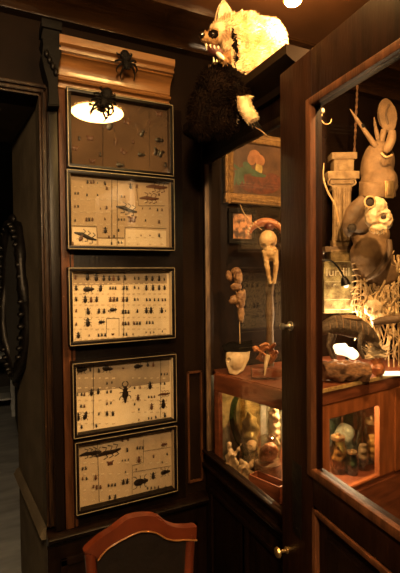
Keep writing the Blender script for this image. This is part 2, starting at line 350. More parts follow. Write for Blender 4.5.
# ================================================================== INSECT BOXES
def beetle_mesh(kind):
    b = new()
    if kind == 'beetle':
        ell(b, (0, -.25, -.15), (.36, .22, .62), 10, 8); ell(b, (0, -.22, .52), (.28, .18, .24), 8, 6); ell(b, (0, -.2, .8), (.16, .12, .14), 8, 6)
        for s in (-1, 1):
            for k, (z, dz) in enumerate(((.45, .35), (.05, -.05), (-.3, -.5))): tube(b, [(s*.2, -.15, z), (s*.55, -.2, z+dz*.4), (s*.62, 0, z+dz)], .035, 4)
    elif kind == 'stag':
        ell(b, (0, -.25, -.3), (.3, .2, .5), 12, 8); ell(b, (0, -.22, .22), (.27, .18, .2), 10, 6); ell(b, (0, -.2, .46), (.2, .14, .14), 8, 6)
        for s in (-1, 1):
            tube(b, spline([(s*.1, -.2, .55), (s*.28, -.2, .75), (s*.22, -.2, 1.0), (s*.06, -.2, 1.1)], 4), .05, 6)
            for z, dz in ((.3, .3), (-.05, -.05), (-.35, -.5)): tube(b, [(s*.2, -.15, z), (s*.5, -.2, z+dz*.4), (s*.55, 0, z+dz)], .035, 4)
    elif kind == 'moth':
        ell(b, (0, -.2, 0), (.1, .1, .5), 8, 8)
        for s in (-1, 1):
            prism(b, [(s*.05, -.15, .3), (s*.45, -.15, .55), (s*.7, -.15, .45), (s*.45, -.15, .05), (s*.5, -.15, -.35), (s*.2, -.15, -.45), (s*.05, -.15, -.1)], (0, -.03, 0))
    elif kind == 'stick':
        tube(b, spline([(0, -.15, .9), (.05, -.2, .3), (0, -.2, -.3), (.08, -.15, -.9)], 4), lerp_r([.06, .14, .16, .05], 4), 6)
        for s in (-1, 1):
            for z in (.5, .1, -.3): tube(b, [(0, -.15, z), (s*.3, -.2, z+.2), (s*.4, 0, z-.1)], .035, 4)
    me = bpy.data.meshes.new(kind); b.to_mesh(me); b.free()
    for p in me.polygons: p.use_smooth = True
    return me
BM = {}
for k in ('beetle', 'stag', 'moth', 'stick'):
    for c in ('beetle', 'beetle_br'):
        me = beetle_mesh(k); me.materials.append(M[c]); BM[k, c] = me
NAMES = {'beetle': 'pinned_beetle', 'stag': 'stag_beetle', 'moth': 'pinned_moth', 'stick': 'stick_insect'}

def insect_box(label, corners, inner, crop, bugs, paper, threads, dividers, patches=(), labels=(), tilt=0.0):
    """corners: TL TR BR BL pixels. crop=(ox,oy,scale) maps bug coords."""
    YF = 1.815
    c = [UY(x, y, YF) for x, y in corners]
    x0 = (c[0].x+c[3].x)/2; x1 = (c[1].x+c[2].x)/2; zt = (c[0].z+c[1].z)/2; zb = (c[2].z+c[3].z)/2
    W, H = x1-x0, zt-zb; dep = YB-YF-.001
    t = thing('insect_box', label, 'insect box', (x0, YB-.001, zb), 0, 'insect boxes on the board')
    t.rotation_euler = (0, 0, 0)
    m = .017
    bm = new()
    for q in ((0, 0, W, m), (0, H-m, W, H), (0, m, m, H-m), (W-m, m, W, H-m)): box(bm, (q[0], -dep, q[1]), (q[2], 0, q[3]), .002)
    box(bm, (.001, -.006, .001), (W-.001, 0, H-.001)); obj('frame', bm, 'black', t)
    bm = new(); e = .0022
    for off in (.003,):
        for q in ((off, off, W-off, off+e), (off, H-off-e, W-off, H-off), (off, off, off+e, H-off), (W-off-e, off, W-off, H-off)): box(bm, (q[0], -dep-.001, q[1]), (q[2], -dep+.002, q[3]))
    o = obj('gold_border', bm, 'gold_line', t, smooth=False)
    bm = new(); box(bm, (m, -.022, m), (W-m, -.006, H-m)); obj('backing_paper', bm, paper, t, smooth=False)
    for xl_ in (m-.0005, W-m-.002): bm = new(); box(bm, (xl_, -dep+.007, m), (xl_+.0025, -.0225, H-m)); obj('paper_lining', bm, paper, t, smooth=False)
    bm = new(); box(bm, (m, -dep+.004, m), (W-m, -dep+.006, H-m))
    gl = obj('glass', bm, 'glass_box', t, smooth=False)
    if tilt: gl.location = (0, 0, 0)
    ox, oy, sc = crop
    def loc(bx, by, Y=YB-.024):
        p = UY(ox+bx/sc, oy+by/sc, Y); return Vector((min(max(p.x-x0, m+.006), W-m-.006), Y-(YB-.001), min(max(p.z-zb, m+.006), H-m-.006)))
    if threads:
        for (ax, ay, bx, by) in threads:
            p, q = loc(ax, ay), loc(bx, by); obj('thread', tube(new(), [p+Vector((0, -.004, 0)), q+Vector((0, -.004, 0))], .0012, 5), 'thread', t)
    for (pts) in dividers:
        P = [loc(*p) for p in pts]; bm = new()
        for i in range(len(P)-1): tube(bm, [P[i]+Vector((0, -.001, 0)), P[i+1]+Vector((0, -.001, 0))], .0009, 4)
        obj('divider_line', bm, 'thread', t)
    for (ax, ay, bx, by, mm) in patches:
        p, q = loc(ax, ay), loc(bx, by); bm = new(); box(bm, (p.x, -.0232, q.z), (q.x, -.0222, p.z)); obj('tone_patch', bm, mm, t, smooth=False)  # flat tone patches, the grey ones painting glass reflections
    # printed labels: uncountable tiny print
    if labels:
        bm = new(); rr = random.Random(len(bugs)*7+3)
        for (bx, by) in labels:
            p = loc(bx, by); ww = rr.uniform(.008, .016); hh = rr.uniform(.004, .007)
            box(bm, (p.x-ww/2, -.0238, p.z-hh), (p.x+ww/2, -.0222, p.z))
        o = obj('printed_labels', bm, 'label', t, smooth=False); o['kind'] = 'stuff'
    for b in bugs:
        bx, by, s = b[0], b[1], b[2]; kind = b[3] if len(b) > 3 else 'beetle'; rot = b[4] if len(b) > 4 else random.uniform(-.15, .15); mc = b[5] if len(b) > 5 else random.choice(['beetle', 'beetle', 'beetle_br'])
        p = loc(bx, by); u = s/sc*YB/FP/.93
        o = link(NAMES[kind], BM[kind, mc], None, t); o.location = (p.x, -.0225, p.z); o.rotation_euler = (0, rot, 0); o.scale = (u*1.15, min(u, .01), u)
    return t
S_, N_, L_, XL = 5, 8, 13, 20
H_ = pi/2
def row(y, xs, s, **k): return [(x, y, s) for x in xs]
C1 = (55, 80, 3.077)
b1 = [(168, 135, 24, 'beetle', .1, 'beetle'), (220, 130, 15, 'moth', .3, 'beetle_br'), (268, 165, 14, 'beetle', .5, 'beetle'), (108, 180, 14, 'moth', 0, 'beetle_br'), (60, 210, 13, 'moth', .2, 'beetle_br'), (187, 190, 14, 'stick', .2, 'beetle_br'), (210, 222, 14, 'moth', .6, 'beetle_br'),
      (320, 185, 17, 'beetle', H_, 'beetle'), (318, 225, 24, 'moth', .3, 'beetle'), (265, 230, 14, 'beetle', H_, 'beetle'), (320, 105, 16, 'moth', 0, 'beetle_br'), (115, 250, 12, 'moth', 0, 'beetle_br'), (200, 262, 15, 'beetle', H_, 'beetle'), (75, 180, 8), (140, 230, 8), (240, 190, 8), (290, 130, 8), (75, 100, 9), (340, 262, 10)]
insect_box('topmost insect box, with brown paper darkened as cornice shade and lamp reflection', ((67.3, 89), (173.6, 102), (174.4, 177), (67, 167)), None, C1, b1, 'paperdk',
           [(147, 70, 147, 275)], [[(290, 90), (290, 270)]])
C2 = (60, 165, 3.333)
b2 = [(92, 57, 7), (103, 57, 7), (112, 57, 7), (150, 62, 7), (156, 78, 7), (235, 72, 11, 'beetle', 0, 'beetle'), (256, 72, 8), (322, 72, 40, 'stick', H_, 'beetle_br'), (297, 110, 36, 'stick', H_, 'beetle_br'),
      (50, 95, 5), (60, 95, 5), (90, 100, 5), (205, 105, 5), (215, 105, 5), (330, 98, 6), (50, 138, 5), (60, 138, 5), (155, 143, 7), (222, 146, 38, 'stick', H_+.25, 'beetle'), (88, 182, 7), (97, 182, 7), (108, 182, 7), (196, 182, 5), (205, 182, 5), (214, 182, 5),
      (240, 182, 20, 'moth', 0, 'beetle_br'), (330, 190, 8), (50, 185, 5), (85, 236, 38, 'stick', H_+.35, 'beetle'), (70, 243, 14, 'beetle', .4, 'beetle_br'), (151, 218, 12, 'beetle', 0, 'beetle'), (163, 240, 6), (180, 238, 6), (195, 218, 6), (330, 235, 8), (195, 258, 6), (205, 258, 6), (172, 262, 6), (42, 262, 7),
      (150, 180, 5), (125, 100, 4), (125, 60, 4), (275, 145, 4), (300, 145, 4), (285, 185, 5), (270, 235, 4), (300, 235, 4), (135, 145, 4), (340, 150, 6), (325, 150, 6)]
lab2 = [(x, y) for y in (70, 112, 155, 196) for x in range(50, 190, 22)]+[(x, y) for y in (120, 165, 200, 240) for x in range(205, 350, 26)]+[(x, 262) for x in (60, 100, 120, 230, 260, 300, 340)]
insect_box('second insect box from the top, pale with stick insects and a stepped line', ((67.3, 169), (175.2, 177.8), (175.2, 251), (66.6, 249.8)), None, C2, b2, 'papermid',
           [(190, 22, 190, 278), (172, 50, 172, 260)], [[(40, 203), (122, 205), (125, 243), (215, 243), (217, 207), (355, 212)], [(255, 80), (262, 136), (350, 136)]], labels=lab2,
           patches=[(40, 206, 122, 278, 'paper'), (128, 246, 214, 278, 'paper'), (219, 214, 354, 278, 'paper')])  # paler patches below the stepped line
C3 = (55, 255, 3.077)
b3 = [(63, 70, 7), (100, 68, 13, 'beetle', 0, 'beetle'), (127, 70, 13, 'beetle', 0, 'beetle'), (150, 72, 10, 'beetle', 0, 'beetle'), (167, 72, 9), (180, 72, 10), (195, 72, 9), (215, 71, 9), (245, 72, 6), (257, 72, 6), (281, 72, 10, 'beetle', 0, 'beetle'), (299, 73, 10, 'beetle', 0, 'beetle'), (320, 73, 10, 'beetle', 0, 'beetle'), (336, 75, 6),
      (65, 102, 9), (102, 105, 18, 'beetle', H_, 'beetle'), (140, 103, 12), (170, 102, 6), (178, 102, 6), (186, 102, 6), (211, 102, 8), (221, 102, 8), (245, 100, 6), (257, 102, 5), (281, 101, 10, 'beetle', 0, 'beetle'), (301, 101, 11, 'beetle', 0, 'beetle'), (320, 101, 10, 'beetle', 0, 'beetle'), (337, 101, 9),
      (65, 136, 8), (93, 137, 12, 'beetle', 0, 'beetle'), (111, 138, 10), (128, 137, 10), (170, 137, 9), (181, 137, 9), (191, 137, 8), (210, 137, 9), (221, 137, 9), (245, 137, 6), (255, 137, 5), (282, 138, 6), (292, 138, 6), (306, 138, 6), (318, 138, 6), (330, 138, 6), (339, 138, 6),
      (65, 172, 6), (102, 174, 12), (135, 173, 9), (151, 173, 9), (178, 168, 13, 'beetle', H_, 'beetle'), (209, 175, 8), (217, 175, 7), (226, 175, 7), (253, 173, 7), (281, 171, 11, 'beetle', 0, 'beetle'), (295, 171, 12, 'beetle', 0, 'beetle'), (328, 171, 11, 'beetle', 0, 'beetle'), (340, 172, 4),
      (65, 213, 6), (101, 208, 15, 'beetle', 0, 'beetle'), (143, 206, 11, 'beetle', H_, 'beetle'), (209, 211, 7), (217, 211, 7), (226, 211, 7), (243, 210, 7), (252, 210, 7), (261, 210, 7), (282, 208, 6), (291, 208, 6), (301, 208, 6),
      (72, 247, 11), (105, 248, 4), (134, 247, 6), (144, 246, 6), (154, 246, 6), (211, 244, 6), (220, 244, 6), (280, 238, 4), (293, 239, 4), (304, 238, 4), (330, 235, 4), (178, 244, 6, 'moth', 0, 'beetle_br'), (165, 172, 4), (240, 244, 4)]
lab3 = [(x, y) for y in (86, 118, 152, 190, 226, 258) for x in list(range(62, 195, 17))+list(range(210, 345, 16))]
insect_box('third insect box down, cream paper crowded with rows of small beetles', ((67.8, 266.7), (176, 267.3), (175.6, 338.8), (69.5, 346.6)), None, C3, b3, 'paper',
           [(211, 38, 211, 262)], [[(158, 258), (158, 195), (197, 195), (197, 256)]], patches=[(52, 52, 344, 88, 'reflection_strip')], labels=lab3)
C4 = (55, 345, 3.077)
b4 = [(80, 76, 18, 'beetle', H_, 'beetle'), (108, 76, 6), (135, 79, 8), (160, 72, 18, 'beetle', H_+.2, 'beetle'), (210, 72, 5, 'moth', 0, 'beetle_br'), (255, 65, 16, 'beetle', H_, 'beetle'), (285, 60, 9), (302, 60, 9), (160, 118, 5), (175, 115, 5), (112, 146, 12, 'beetle', 0, 'beetle'), (133, 143, 10, 'beetle', 0, 'beetle'),
      (68, 152, 6), (82, 152, 6), (90, 152, 6), (160, 145, 6), (172, 143, 6), (216, 143, 27, 'stag', 0, 'beetle'), (216, 166, 13, 'beetle', pi, 'beetle'), (245, 132, 5), (262, 130, 6), (292, 125, 14, 'beetle', 0, 'beetle'), (327, 90, 5), (337, 90, 5), (345, 89, 5), (325, 118, 5), (337, 118, 6), (80, 188, 6), (90, 188, 6), (160, 180, 6), (172, 178, 5), (255, 162, 11, 'beetle', 0, 'beetle_br'), (288, 160, 5), (297, 160, 5), (306, 159, 5),
      (297, 190, 12, 'beetle', 0, 'beetle_br'), (333, 182, 17, 'beetle', 0, 'beetle'), (335, 150, 22, 'stick', H_, 'beetle_br'), (70, 222, 14, 'beetle', 0, 'beetle'), (93, 218, 14, 'beetle', .3, 'beetle'), (160, 211, 9, 'beetle', 0, 'beetle'), (178, 211, 9, 'beetle', 0, 'beetle'), (258, 198, 5), (288, 226, 5), (297, 225, 5), (310, 222, 6), (338, 216, 9), (82, 252, 7), (127, 248, 7), (135, 212, 5), (245, 182, 5), (258, 230, 4)]
lab4 = [(x, y) for y in (100, 130, 168, 205, 240) for x in list(range(75, 200, 21))+list(range(240, 350, 19))]
insect_box('fourth insect box down, with a large stag beetle in the middle', ((71.5, 362.9), (176.5, 353.5), (178, 423), (73.5, 439)), None, C4, b4, 'paper',
           [(118, 50, 118, 280)], [[(325, 40), (325, 235)]], patches=[(66, 48, 362, 112, 'reflection_strip')], labels=lab4)
C5 = (55, 420, 3.077)
b5 = [(105, 102, 30, 'stick', H_, 'beetle'), (125, 100, 18, 'beetle', H_, 'beetle'), (165, 98, 40, 'stick', H_-.1, 'beetle'), (208, 62, 6), (225, 60, 6), (222, 92, 8), (253, 86, 6), (261, 86, 6), (270, 85, 6), (335, 75, 12, 'beetle', H_, 'beetle_br'), (170, 133, 14, 'moth', 0, 'beetle_br'), (207, 125, 4), (216, 124, 4), (226, 122, 4), (258, 122, 12, 'beetle', 0, 'beetle_br'), (303, 112, 6), (345, 105, 5), (85, 150, 6), (95, 148, 6), (217, 160, 4),
      (85, 180, 6), (97, 180, 6), (125, 177, 9), (118, 205, 6), (128, 207, 8), (140, 206, 7), (165, 201, 6), (175, 200, 6), (185, 199, 6), (210, 191, 10), (222, 189, 10), (262, 190, 26, 'beetle', H_, 'beetle'), (302, 172, 13, 'beetle', 0, 'beetle'), (338, 160, 18, 'beetle', H_, 'beetle'), (285, 210, 5), (296, 209, 5), (307, 208, 5), (318, 206, 5), (168, 238, 8), (185, 236, 8), (250, 152, 4), (330, 130, 4)]
lab5 = [(x, y) for y in (130, 165, 215, 245) for x in list(range(92, 230, 26))+list(range(270, 360, 24))]
insect_box('lowest insect box, with a big round beetle and dark smudge', ((73.9, 442), (178, 425.5), (178, 492), (76.5, 516)), None, C5, b5, 'papermid',
           [(130, 70, 136, 272)], [[(272, 60), (272, 130), (238, 140), (237, 232)], [(272, 96), (372, 80)], [(240, 160), (360, 140)]], labels=lab5)

# two big spiders
def spider(label, px, py, Y, s, rot):
    o = UY(px, py, Y); t = thing('spider', label, 'spider', o, 0, None); t.rotation_euler = (0, rot, 0)
    u = Y/FP/.93*s
    bm = new(); ell(bm, (0, -4*u, 5*u), (5*u, 4*u, 6*u), 14, 10); ell(bm, (0, -3.5*u, -3*u), (3.8*u, 3*u, 4*u), 12, 8)
    ell(bm, (1.4*u, -5*u, -6.5*u), 1.2*u, 8, 6); ell(bm, (-1.4*u, -5*u, -6.5*u), 1.2*u, 8, 6)
    obj('body', solidmesh(bm, .5*u, 1, rough=.5*u, rs=200), 'spider', t)
    for sd in (-1, 1):
        for k, (ex, ez) in enumerate(((7, -13), (10, -7), (10, 1), (7, 9))):
            bm = new(); tube(bm, spline([(sd*2*u, -3*u, (-4+1.5*k)*u), (sd*ex*.6*u, -7*u, (ez*.45)*u), (sd*ex*u, -3*u, ez*.85*u), (sd*(ex-1)*u, -.5*u, ez*1.2*u)], 4), lerp_r([1.2*u, 1.1*u, .8*u, .4*u], 4), 6)
            obj('leg', bm, 'spider', t)
    return t
spider('black spider crawling on the golden cornice', 125, 64, 1.795, 1.0, -.15)
spider('black spider on the glass of the topmost insect box', 104, 101, 1.812, 1.05, .35)

# ================================================================== GLASS CABINET (right)
CT2 = 2.36; GT, GB = 2.17, .81; YE = 1.885
cb = thing('glass_cabinet', 'tall dark wooden display cabinet with glazed door and cornice', 'cabinet', (XC, 1.5, 0))
def C(x, y, z): return Vector((x-XC, y-1.5, z))
YM = 1.12      # near end of the far bay
bm = new()
box(bm, C(XC, YM, GB-.07), C(XC+.03, YM+.09, GT+.05), .003)             # centre post
box(bm, C(XC, YE-.035, .02), C(XC+.035, YE, CT2-.08), .003)
box(bm, C(XC, YM, GT+.03), C(XC+.035, YE, CT2-.08), .003); obj('carcass', bm, 'doordk', cb)
bm = new(); box(bm, C(XC, YM, .0), C(XC+.03, YE-.036, GB-.09), .003)
for y_ in (1.2, 1.5, 1.52, 1.82):
    box(bm, C(XC-.012, y_-.02, .12), C(XC, y_+.02, GB-.2), .003)
for z_ in (.1, GB-.2, GB-.12): box(bm, C(XC-.014, YM+.05, z_), C(XC, YE-.04, z_+.02), .004)
obj('lower_panel', bm, 'doordk', cb)
bm = new(); pr = [(.03, 0), (-.02, 0), (-.03, .02), (-.045, .028), (-.075, .04), (-.095, .05), (-.1, .055), (-.1, .085), (.08, .085), (.08, .0)]
strip(bm, [(x, 0, z) for x, z in pr], C(XC, 1.09, CT2-.085), C(XC, YE, CT2-.085)); obj('cornice', bm, 'topwood', cb, ang=30)
bm = new(); box(bm, C(XC+.02, 1.09, CT2-.03), C(XC+.12, YE, CT2-.012)); obj('top_board', bm, 'topwood', cb, smooth=False)
# far door
dr = bpy.data.objects.new('door', None); COL.objects.link(dr); dr.parent = cb; dr.location = C(XC, YE-.04, GB)
fy0, fy1 = YM+.08-YE+.04, 0
bm = new(); th = -.02
for q in ((fy0, -.07, fy1, 0), (fy0, GT-GB, fy1, GT-GB+.03), (fy0, 0, fy0+.03, GT-GB), (fy1-.03, 0, fy1, GT-GB)): box(bm, (th, q[0], q[1]), (0, q[2], q[3]), .004)
for q in ((fy0, -.012, fy1, .0), (fy0, -.075, fy1, -.06)): box(bm, (th-.018, q[0], q[1]), (th+.002, q[2], q[3]), .004)
obj('door_frame', bm, 'doordk', dr)
bm = new(); box(bm, (-.024, fy1-.034, 0), (-.002, fy1-.022, GT-GB), .003); o = obj('bead', bm, mat('lighter_bead', (0.14, 0.085, 0.045), .5, col2=(.04, .02, .01), scale=14, stretch=(5, 5, 1)), dr); o['label'] = 'lighter bead beside the glass'  # bead lighter than the door frame
bm = new(); box(bm, (-.010, fy0+.03, 0), (-.007, fy1-.03, GT-GB)); obj('glass', bm, 'glass', dr, smooth=False)

# near open door leaf
az = R(5.2); XL_ = .80
pl = UX(281, 300, XL_); nl = Vector((-cos(az), sin(az), 0)); dl = Vector((-sin(az), -cos(az), 0))   # dl: towards the viewer's side
def UL(px, py, off=0): return UP(px, py, pl+nl*off, nl)
LT = UL(281.5, 73.5).z; 
ld = bpy.data.objects.new('open_door', None); COL.objects.link(ld); ld.parent = cb; ld.location = (pl.x-XC, pl.y-1.5, 0); ld.rotation_euler = (0, 0, math.atan2(dl.y, dl.x)); ld['label'] = 'open mahogany door with large glass pane'
def K(px, py, off=0):     # local: x along door, y = normal offset
    p = UL(px, py)-Vector((pl.x, pl.y, 0)); return Vector((p.dot(dl), -off, p.z))
# local +y axis direction:
ly = Vector((-dl.y, dl.x, 0)); sg = 1 if ly.dot(nl) > 0 else -1      # sign to face room
LW = .80; gx0 = K(312, 300).x; gt = K(308.5, 106.5).z; gb_ = K(317, 473).z; gx1 = LW-.09
def bx(bm, x0, x1, z0_, z1, y0, y1, bev=.003): return box(bm, (x0, sg*y0, z0_), (x1, sg*y1, z1), bev)
bm = new(); TH = -.035
bx(bm, 0, gx0, .06, LT, TH, 0); bx(bm, gx1, LW, .06, LT, TH, 0); bx(bm, gx0, gx1, gt, LT, TH, 0); bx(bm, gx0, gx1, gb_-.10, gb_, TH, 0); bx(bm, gx0, gx1, .06, .2, TH, 0)
obj('door_frame', bm, 'door', ld)
bm = new(); bx(bm, gx0, gx1, .2, gb_-.1, TH+.01, -.012)
bx(bm, gx0+.05, gx1-.05, .25, gb_-.16, -.013, -.004, .006); obj('lower_panel', bm, 'doordk', ld)
bm = new()   # raised moulding round the glass
mw = .018
for (a, b, c_, d_) in ((gx0-.004, gx1+.004, gt-.004, gt+mw), (gx0-.004, gx1+.004, gb_-mw, gb_+.006)): bx(bm, a, b, c_, d_, -.01, .008, .004)
for (a, b) in ((gx0-mw, gx0+.006), (gx1-.006, gx1+mw)): bx(bm, a, b, gb_-mw, gt+mw, -.01, .008, .004)
for (a, b, c_, d_) in ((gx0, gx1, gb_-.12, gb_-.105), (gx0, gx1, .2, .215), (gx0, gx0+.015, .2, gb_-.105), (gx1-.015, gx1, .2, gb_-.105)): bx(bm, a, b, c_, d_, -.012, .004, .003)
obj('moulding', bm, 'redwood', ld)
bm = new(); bx(bm, gx0, gx1, gb_, gt, -.020, -.017, 0); obj('glass', bm, 'glass', ld, smooth=False)
# hardware
k = K(291, 326); bm = new(); lathe(bm, [(.0145, 0), (.0145, sg*.004), (.008, sg*.006), (.0055, sg*.012), (.0055, sg*.022), (.0095, sg*.026), (.0105, sg*.031), (.006, sg*.036), (.001, sg*.037)], (k.x, 0, k.z), 20, 'Y')
o = obj('lock_knob', bm, 'metal', ld); o['label'] = 'small nickel knob with round rosette'
k = K(287, 550); bm = new(); lathe(bm, [(.010, 0), (.010, sg*.004), (.005, sg*.006), (.005, sg*.022), (.012, sg*.026), (.016, sg*.031), (.014, sg*.037), (.004, sg*.04)], (k.x, 0, k.z), 22, 'Y')
o = obj('handle', bm, 'brass', ld); o['label'] = 'round brass knob low on the door edge'
a, b = K(293, 460), K(302, 540); bm = new(); bx(bm, a.x, b.x, b.z, a.z, 0, .003, .001)
for q in (.1, .5, .9): lathe(bm, [(.003, 0), (.003, sg*.0045), (.001, sg*.005)], ((a.x+b.x)/2, 0, a.z+(b.z-a.z)*q), 10, 'Y')
obj('lock_plate', bm, 'iron', ld)

# ================================================================== INNER LIT CASE
SZ = 1.18; FZ = .72
pA = UH(216, 372.5, SZ); pB = UH(300, 393.5, SZ); pC = UH(425, 366, SZ)
pD = pC+Vector((.05, .44, 0)); pD.y = min(pD.y, 1.88); pE = Vector((pA.x+.02, 1.885, SZ)); pD.z = SZ
pD = Vector((pC.x, 1.885, SZ))
ic = thing('inner_case', 'lit wooden inner case with glazed sides and shelf top inside the cabinet', 'case', (pB.x, pB.y, 0))
def I(p, z): return Vector((p.x-pB.x, p.y-pB.y, z))
foot = [pA, pB, pC, pD, pE]
bm = new(); prism(bm, [I(p, SZ-.02) for p in foot], (0, 0, .02)); obj('top_shelf', bm, 'caserail', ic, smooth=False)
bm = new(); prism(bm, [I(p, FZ-.02) for p in foot], (0, 0, .02)); obj('bottom_board', bm, 'caserail', ic, smooth=False)
def side(p, q, name, z0_, z1, m, t0=0., t1=1., out=.012, inn=.012, bev=.003):
    d = (q-p); d.z = 0; L = d.length; d.normalize(); n = Vector((d.y, -d.x, 0))
    if n.dot(EYE-p) < 0: n = -n
    a = p+d*L*t0; b = p+d*L*t1; bm = new()
    prism(bm, [I(a+n*out, z0_), I(b+n*out, z0_), I(b-n*inn, z0_), I(a-n*inn, z0_)], (0, 0, z1-z0_), bev)
    return obj(name, bm, m, ic, smooth=True)
side(pA, pB, 'rail', SZ-.085, SZ-.004, 'caserail', out=.014); side(pB, pC, 'rail', SZ-.065, SZ-.004, 'caserail', out=.016)
side(pB, pC, 'glazing_rail', SZ-.13, SZ-.065, 'case'); side(pB, pC, 'glazing_rail', FZ, FZ+.012, 'case')
LBC = (pC-pB).length
def tBC(px): 
    d = (pC-pB); n = Vector((d.y, -d.x, 0)).normalized(); p = UP(px, 430, pB, n); return (p-pB).xy.length/LBC
t1_, t2_, t3_ = tBC(327), tBC(377), tBC(392)
side(pB, pC, 'stile', FZ, SZ-.065, 'case', 0, t1_, out=.013); side(pB, pC, 'stile', FZ, SZ-.065, 'case', t2_, t3_, out=.013); side(pB, pC, 'side_board', FZ, SZ-.065, 'case', t3_, 1, out=.02)
side(pB, pC, 'glass', FZ+.012, SZ-.13, 'glass', t1_, t2_, out=.001, inn=.002, bev=0)
side(pA, pB, 'stile', FZ, SZ-.085, 'caserail', 0, .06); side(pA, pB, 'stile', FZ, SZ-.085, 'caserail', .9, 1)
side(pA, pB, 'glass', FZ+.0, SZ-.085, 'glass', .06, .9, out=.001, inn=.002, bev=0)
bm = new(); prism(bm, [I(pC, .0), I(pC+Vector((-.02, 0, 0)), .0), I(pD+Vector((-.02, 0, 0)), .0), I(pD, 0)], (0, 0, SZ-.02)); obj('side_panel', bm, 'caserail', ic, smooth=False)
bm = new(); prism(bm, [I(pE+Vector((.01, -.02, 0)), FZ), I(pD+Vector((-.03, -.02, 0)), FZ), I(pD+Vector((-.03, -.01, 0)), FZ), I(pE+Vector((.01, -.01, 0)), FZ)], (0, 0, SZ-.02-FZ)); obj('back_panel', bm, M['mottled'], ic, smooth=False)
side(pA, pB, 'plinth', 0, FZ-.02, 'caserail'); side(pB, pC, 'plinth', 0, FZ-.02, 'caserail')
d_ = (pC-pB).normalized(); n_ = Vector((d_.y, -d_.x, 0)); n_ = n_ if n_.y < 0 else -n_
bm = new(); a = pB+n_*.016+d_*.0; b = pC+n_*.016
prism(bm, [I(a, SZ-.012), I(b, SZ-.012), I(b+n_*.006, SZ-.012), I(a+n_*.006, SZ-.012)], (0, 0, .018), .002)
o = obj('gold_braid', bm, 'trimgold', ic); o['label'] = 'gold braid along the shelf edge'

# interior lamps: modelled fixtures
def lamp_fixture(name, label, loc, r, m, light_power, color=WARM, dn=.04):
    t = thing(name, label, 'lamp', loc)
    bm = new(); lathe(bm, [(r*.5, 0.001), (r*1.15, 0.0), (r*1.15, -.008), (r, -.012)], (0, 0, 0), 24); obj('rim', bm, 'brass', t)
    bm = new(); lathe(bm, [(r*.98*cos(a_), -.010-r*.5*sin(a_)) for a_ in [i*pi/2/7*.98 for i in range(8)]], (0, 0, 0), 24); obj('bulb', bm, m, t)
    if light_power:
        l = point('light', (0, 0, -.012-r*.5-dn), light_power, color, r*.6); l.parent = t
    return t
# ceiling lamps, the one behind the viewer an added fill
sp = UD(293, -2, 1.53)
st_ = lamp_fixture('pendant_bulb', 'small glowing bulb hanging above the raccoon', sp, .03, 'bulb', P_SPOT, (1, .58, .22), .03)
bm = new(); tube(bm, [(0, 0, 0), (0, 0, CEIL-sp.z-.001)], .006, 8); obj('stem', bm, 'brass', st_)
# dome lamp whose reflection shows in the topmost box
rf = ray(98, 117); tt = (1.815+.0)/rf.y; hit = EYE+rf*tt; dr_ = Vector((rf.x, -rf.y, rf.z)); q = (CEIL-.09-hit.z)/dr_.z; dm = hit+dr_*q
dl_t = thing('ceiling_lamp', 'round glowing glass ceiling lamp in the middle of the room', 'lamp', (dm.x, dm.y, CEIL))
bm = new(); lathe(bm, [(.06, 0), (.06, -.02), (.02, -.03), (.19, -.05), (.19, -.06)], (0, 0, 0), 32); obj('fitting', bm, 'brass', dl_t)
bm = new(); lathe(bm, [(.165*cos(a_), -.06-.035*sin(a_)) for a_ in [i*pi/2/8*.985 for i in range(9)]], (0, 0, 0), 32); obj('glass_shade', bm, 'dome', dl_t)

fill_l = thing('ceiling_lamp', 'added fill lamp behind the viewer, built as a round ceiling lamp', 'lamp', (-.15, -.45, CEIL))  # unseen lamp added to light the insect boxes from the front
bm = new(); lathe(bm, [(.06, 0), (.06, -.02), (.02, -.03), (.19, -.05), (.19, -.06)], (0, 0, 0), 32); obj('fitting', bm, 'brass', fill_l)
bm = new(); lathe(bm, [(.165*cos(a_), -.06-.035*sin(a_)) for a_ in [i*pi/2/8*.985 for i in range(9)]], (0, 0, 0), 32); obj('glass_shade', bm, 'dome', fill_l)
l = point('light', (0, 0, -.2), P_FILL, (1, .66, .33), .08); l.parent = fill_l
cl = thing('cabinet_lamp', 'small spotlight inside the top of the glass cabinet', 'lamp', (1.10, .82, 2.5), 0)
bm = new(); tube(bm, [(0, 0, .26), (0, 0, .05)], .008, 8); obj('stem', bm, 'iron', cl)
bm = new(); lathe(bm, [(.012, .06), (.03, .04), (.045, -.02), (.042, -.02), (.028, .036), (.012, .05)], (0, 0, 0), 20, caps=False); obj('lamp_shade', bm, 'iron', cl)
ell_ = obj('bulb', ell(new(), (0, 0, 0), .02), 'bulb', cl)
sl = bpy.data.lights.new('light', 'SPOT'); sl.energy = P_TOP; sl.color = (1, .58, .22); sl.spot_size = R(150); sl.spot_blend = .6; sl.shadow_soft_size = .025
so = bpy.data.objects.new('light', sl); COL.objects.link(so); so.location = (0, 0, -.03); so.parent = cl
so.rotation_euler = (Vector((1.45, 1.7, 1.3))-Vector((1.1, .82, 2.47))).to_track_quat('-Z', 'Y').to_euler()
lamp_fixture('case_lamp', 'small lamp inside the lit lower case', (pB.x+.22, pB.y+.2, SZ-.021), .022, 'bulb', P_CASE, (1, .76, .42), .02)

# ================================================================== things on the shelf, right
def th(name, label, cat, g, group=None): return thing(name, label, cat, g.o, g.rz, group)
